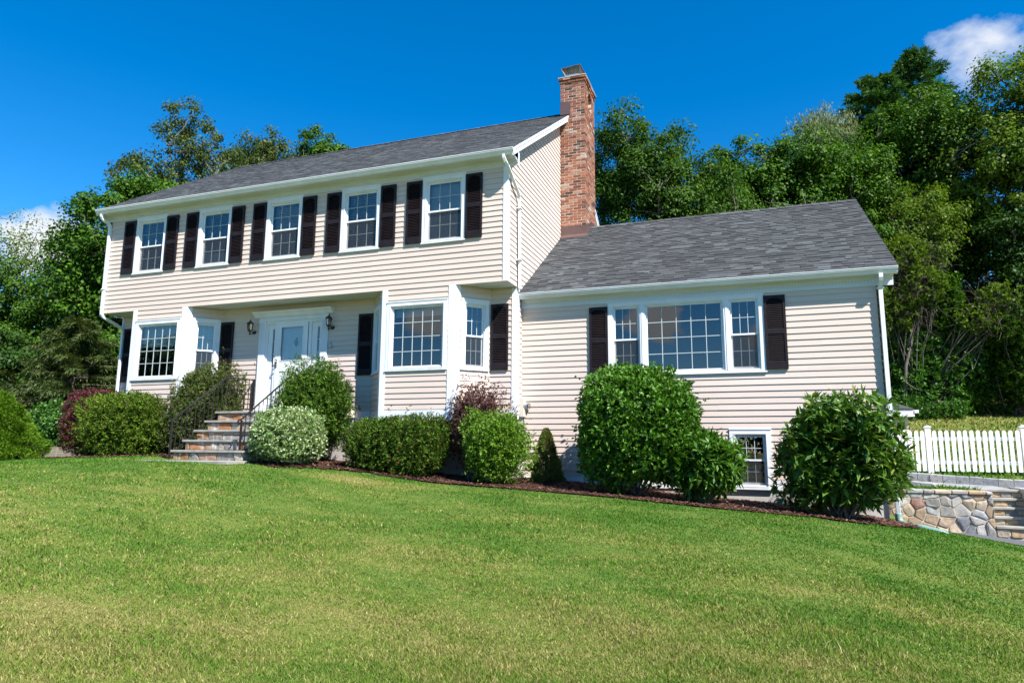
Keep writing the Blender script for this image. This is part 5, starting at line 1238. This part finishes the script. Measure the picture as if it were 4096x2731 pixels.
thicket('vine_thicket', 'bright leafy thicket at the right edge above the picket fence', [(13.9, 17.5, 1.3, 1.2, .8, .9), (14.3, 17.9, -.2, 1.3, .9, 1.5), (13.0, 18.2, -.8, 1.0, .8, 1.1)], M['birch'], 4600, 8, .10, .06, .16, 52)
thicket('vine_column', 'bright green vine hanging over the dead stems', [(11.5, 17.5, 2.6, .6, .5, 1.1), (11.85, 17.5, 1.7, .4, .4, .6)], M['maple'], 1500, 8, .10, .08, .14, 53, 'vine')
thicket('vine_curtain', 'sparse yellow-green leaves growing through the dead vines', [(10.3, 17.0, 4.2, .9, .5, .7), (10.8, 17.0, 2.9, .7, .5, .8), (9.9, 17.1, 2.2, .6, .5, .9), (12.7, 17.2, 1.6, .9, .5, .5), (13.3, 17.2, 2.5, .6, .4, .4)], M['ash'], 1500, 8, .11, .06, .16, 57, 'vine')
thicket('undergrowth', 'bright weedy undergrowth at the forest foot behind the outbuilding', [(9.7, 16.9, -1.75, .9, .5, .45), (11.2, 17.2, -1.85, .9, .4, .35)], M['ivy'], 1300, 8, .09, .05, .14, 54, 'undergrowth')
thicket('ivy_patch', 'ivy and weeds growing on the bank behind the timber wall', [(-14.0, 2.2, -3.0, 1.1, .6, .7), (-12.6, 2.4, -3.1, .8, .6, .6), (-15.2, 2.4, -2.9, 1.0, .6, .8)], M['ivy'], 3600, 8, .07, .05, .12, 55, 'ivy')
def tangle(name, label, c, rad, n, seed, mat='vinewood', drop=.5, tr=.012):
    r = np.random.default_rng(seed); m = MB(); c = np.array(c); rad = np.array(rad)
    for _ in range(n):
        p = c+unit(r.normal(size=3))*r.random()**.4*rad; d = unit(r.normal(size=3)+np.array([0, 0, -drop])); path = [p]
        for k in range(6): d = unit(d+r.normal(0, .38, 3)+np.array([0, 0, -.10*drop])); path.append(path[-1]+d*r.uniform(.14, .30))
        m.tube(path, [tr*r.uniform(.6, 1.5)*(1-.11*k) for k in range(7)], 4, False)
    for _ in range(2): b = c+np.array([r.normal(0, .3), 1.2, 0])*rad; limb(m, (b[0], b[1], gz(b[0], b[1])-.1), b+np.array([0, 0, .4]), .022, .010, r)
    T = tag(obj(name, m, M[mat]), label, 'dead branches'); return T
tangle('dead_vines', 'big hanging tangle of dead grey-brown vines right of the wing roof', (10.45, 17.3, 3.3), (1.0, .6, 1.9), 480, 61, tr=.0075)
tangle('dead_branches', 'round clump of bare brown branches in front of the dark trees at right', (13.0, 17.4, 2.0), (.8, .5, .6), 170, 62, tr=.0075)
tangle('dead_branches', 'fan of pale bare branches sticking out above the wing roof ridge', (5.9, 15.2, 5.2), (1.5, .5, .8), 110, 63, 'palebark', -.3, .010)
m = MB(); r_ = np.random.default_rng(64); limb(m, (9.72, 16.9, -2.2), (10.35, 17.1, 1.0), .10, .05, r_, n=8); limb(m, (10.2, 17.1, .7), (10.6, 17.0, 2.2), .05, .015, r_); limb(m, (9.95, 16.9, -.7), (10.4, 16.6, -1.05), .03, .01, r_)
T = thing('dead_tree', (9.72, 16.9, -2.2), 'leaning bare grey trunk behind the right corner of the wing', 'dead tree'); obj('trunk', m, M['bark'], T, smooth=True)
# conifers
def conifer(name, label, x, y, zb, zt, r0, mat, nb, seed, LL=.22, LW=.05, droop=.25, sp=34, g0=None, tipr=.05):
    r = np.random.default_rng(seed); g = gz(x, y) if g0 is None else g0; T = thing(name, (x, y, g), label, 'conifer'); m = MB(); m.tube([(x, y, g-.2), (x, y, zb), (x, y, zt)], [.16, .14, .02], 7, False); Vs = []
    for i in range(nb):
        t = (i+r.random())/nb; z = zb+(zt-zb)*t; a = r.uniform(0, 2*PI); L = (r0*(1-t)**.8+tipr)*r.uniform(.65, 1.2); d = np.array([math.cos(a), math.sin(a), .25-droop*(1-t)])
        p0 = np.array([x, y, z]); pts = [p0+d*L*s+np.array([0, 0, -droop*L*s*s*.6+.12*L*s**3]) for s in (0, .35, .7, 1)]; m.tube(pts, [.03*(1-t)+.008, .02, .012, .005], 4, False)
        s = r.random(sp)**.7; P = np.array([pts[0]+(pts[-1]-pts[0])*q for q in s])+np.array([0, 0, 1])*(np.interp(s, [0, .35, .7, 1], [pp[2] for pp in pts])-np.interp(s, [0, 1], [pts[0][2], pts[-1][2]]))[:, None]
        side = np.array([-d[1], d[0], 0])*r.choice([-1, 1], (sp, 1)); dd = unit(d*.7+side*r.uniform(.2, 1, (sp, 1))+r.normal(0, .2, (sp, 3))+np.array([0, 0, -droop])); Vs.append(sprigs(r, P, dd, np.full(sp, .22+.25*L*.3), 7, LL, LW, .55, .6))
    V = np.concatenate(Vs); np_mesh('foliage', V, np.arange(len(V)).reshape(-1, 4), mat, T); obj('trunk', m, M['bark'], T)
conifer('pine_tree', 'dark blue-green pine with a pointed top above the right woods', 13.0, 24.0, 6, 16.2, 3.4, M['pine'], 190, 71, .24, .055, .2, 34, tipr=.45)
conifer('pine_tree', 'shorter dark pine left of the pointed pine', 10.9, 23.4, 6, 14.9, 3.4, M['pine'], 190, 72, .24, .055, .2, 34, tipr=.5)
conifer('cedar_tree', 'olive-brown feathery cedar at the left corner of the house', -17.2, 4.2, -3.4, 1.0, 3.1, M['cedar'], 150, 73, .16, .030, .35, 46)
conifer('cedar_tree', 'lower feathery cedar left of the taller one, above the cone-shaped conifer', -19.4, 3.6, -3.5, -.4, 2.6, M['cedar'], 90, 74, .16, .030, .35, 40)
# far woods: one mass of leaves closing the view behind the trees
def woods(name, label, pts, mat, n, seed, LL=.22, LW=.16):
    r = np.random.default_rng(seed); A = np.array(pts, float); i = r.integers(0, len(A), n); u = unit(r.normal(size=(n, 3))); P = A[i, :3]+u*(r.random(n)**.5)[:, None]*A[i, 3:6]
    nr = unit(u+r.normal(size=u.shape)*.5+np.array([0, 0, .6])); ld = unit(np.cross(nr, r.normal(size=u.shape))); s = r.uniform(.7, 1.4, n)
    V = leaves(P, ld, nr, LL*s, LW*s); return tag(np_mesh(name, V, np.arange(len(V)).reshape(-1, 4), mat, org=(P[:, 0].mean(), P[:, 1].mean(), -3)), label, 'woods', kind='stuff')
rr = np.random.default_rng(80)
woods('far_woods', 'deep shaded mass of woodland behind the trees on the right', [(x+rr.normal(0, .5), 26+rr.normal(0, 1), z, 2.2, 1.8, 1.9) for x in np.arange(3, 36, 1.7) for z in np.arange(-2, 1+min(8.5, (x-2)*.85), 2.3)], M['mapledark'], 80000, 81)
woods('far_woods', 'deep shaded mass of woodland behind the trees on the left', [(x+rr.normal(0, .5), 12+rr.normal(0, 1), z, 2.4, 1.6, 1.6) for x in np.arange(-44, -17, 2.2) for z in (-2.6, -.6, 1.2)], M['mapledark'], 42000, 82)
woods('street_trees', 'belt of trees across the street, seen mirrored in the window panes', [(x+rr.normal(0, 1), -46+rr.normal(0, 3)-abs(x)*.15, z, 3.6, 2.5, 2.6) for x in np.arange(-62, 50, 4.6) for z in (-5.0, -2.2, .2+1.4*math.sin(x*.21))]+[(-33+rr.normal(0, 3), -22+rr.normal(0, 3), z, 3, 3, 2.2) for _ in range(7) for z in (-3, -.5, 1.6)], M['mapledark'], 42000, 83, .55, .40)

# ------------------------------------------------------------------ sky, sun, camera
sun_dir = Vector((.565, -.353, .746)).normalized()
w = bpy.data.worlds.new('World'); bpy.context.scene.world = w; w.use_nodes = True; nt = w.node_tree; nt.nodes.clear()
def N(typ, **kw):
    x = nt.nodes.new(typ)
    for k, v in kw.items():
        if k.startswith('_'): setattr(x, k[1:], v)
        else: x.inputs[k].default_value = v
    return x
Lk = nt.links.new
out = N('ShaderNodeOutputWorld'); bg = N('ShaderNodeBackground', Strength=.10)
sky = N('ShaderNodeTexSky', _sky_type='NISHITA'); sky.sun_disc = False; sky.sun_elevation = math.asin(sun_dir.z); sky.sun_rotation = math.atan2(sun_dir.x, sun_dir.y)
sky.air_density = SKY[0]; sky.dust_density = SKY[1]; sky.ozone_density = SKY[2]; sky.altitude = SKY[3]
hs = N('ShaderNodeHueSaturation', Hue=SKY[4], Saturation=SKY[5], Value=SKY[6]); Lk(sky.outputs[0], hs.inputs['Color'])
tc = N('ShaderNodeTexCoord'); col = hs.outputs[0]
def cloud(col, d, size, stretch, scale, thr, soft, bright, seedloc):
    """cumulus in one direction of the sky: noise inside a soft cap round direction d"""
    d = Vector(d).normalized(); mp = N('ShaderNodeMapping'); mp.inputs['Location'].default_value = seedloc; mp.inputs['Scale'].default_value = (1, 1, stretch)
    Lk(tc.outputs['Generated'], mp.inputs['Vector']); nz = N('ShaderNodeTexNoise', Scale=scale, Detail=8, Roughness=.58); Lk(mp.outputs[0], nz.inputs['Vector'])
    sub = N('ShaderNodeVectorMath', _operation='SUBTRACT'); sub.inputs[1].default_value = d; Lk(tc.outputs['Generated'], sub.inputs[0])
    ml = N('ShaderNodeVectorMath', _operation='MULTIPLY'); ml.inputs[1].default_value = (1, 1, stretch); Lk(sub.outputs[0], ml.inputs[0])
    ln = N('ShaderNodeVectorMath', _operation='LENGTH'); Lk(ml.outputs[0], ln.inputs[0])
    cap = N('ShaderNodeMapRange', _clamp=True); cap.inputs[1].default_value = size; cap.inputs[2].default_value = size*.2; cap.inputs[3].default_value = -.35; cap.inputs[4].default_value = .22; Lk(ln.outputs['Value'], cap.inputs[0])
    ad = N('ShaderNodeMath', _operation='ADD'); Lk(nz.outputs['Fac'], ad.inputs[0]); Lk(cap.outputs[0], ad.inputs[1])
    mr = N('ShaderNodeMapRange', _clamp=True); mr.inputs[1].default_value = thr; mr.inputs[2].default_value = thr+soft; Lk(ad.outputs[0], mr.inputs[0])
    nz2 = N('ShaderNodeTexNoise', Scale=scale*1.7, Detail=4, Roughness=.5); Lk(mp.outputs[0], nz2.inputs['Vector'])
    rp = N('ShaderNodeMix', _data_type='RGBA'); rp.inputs[6].default_value = (bright*.72, bright*.78, bright*.88, 1); rp.inputs[7].default_value = (bright, bright, bright*1.0, 1); Lk(nz2.outputs['Fac'], rp.inputs[0])
    mx = N('ShaderNodeMix', _data_type='RGBA'); Lk(mr.outputs[0], mx.inputs[0]); Lk(col, mx.inputs[6]); Lk(rp.outputs[2], mx.inputs[7]); return mx.outputs[2]
col = cloud(col, (-.800, .545, .246), .105, 1.2, 9, .50, .18, CLOUD, (0, 0, 0))
col = cloud(col, (.262, .855, .452), .112, 1.5, 10, .49, .30, CLOUD, (3, 1, 0))
for d, s, l in (((-.13, -.97, .185), .095, (1, 2, 3)), ((.02, -.98, .15), .08, (5, 1, 2)), ((-.43, -.88, .19), .10, (2, 7, 1))): col = cloud(col, d, s, 1.4, 13, .52, .12, CLOUD*.95, l)
Lk(col, bg.inputs['Color']); Lk(bg.outputs[0], out.inputs['Surface'])
sl = bpy.data.lights.new('sun', 'SUN'); sl.energy = SUN; sl.angle = math.radians(.53); sl.color = (1, .962, .915)
so = bpy.data.objects.new('sun', sl); C.objects.link(so); so.rotation_euler = sun_dir.to_track_quat('Z', 'Y').to_euler(); so.location = sun_dir*60
cd = bpy.data.cameras.new('camera'); co = bpy.data.objects.new('camera', cd); C.objects.link(co)
f = Vector((-math.sin(YAW)*math.cos(PITCH), math.cos(YAW)*math.cos(PITCH), math.sin(PITCH))); r0 = Vector((math.cos(YAW), math.sin(YAW), 0)); u0 = r0.cross(f)
r_ = r0*math.cos(ROLL)+u0*math.sin(ROLL); u_ = r_.cross(f)
co.matrix_world = Matrix(((r_.x, u_.x, -f.x, CAM[0]), (r_.y, u_.y, -f.y, CAM[1]), (r_.z, u_.z, -f.z, CAM[2]), (0, 0, 0, 1)))
cd.sensor_fit = 'HORIZONTAL'; cd.sensor_width = 36; cd.lens = FPX/1024*36; cd.clip_start = .05; cd.clip_end = 3000
sc = bpy.context.scene; sc.camera = co
sc.view_settings.view_transform = 'Standard'; sc.view_settings.look = 'None'; sc.view_settings.exposure = EXPO; sc.view_settings.gamma = 1
sc.cycles.max_bounces = 8; sc.cycles.transparent_max_bounces = 16; sc.cycles.diffuse_bounces = 4; sc.cycles.glossy_bounces = 3; sc.cycles.use_denoising = True
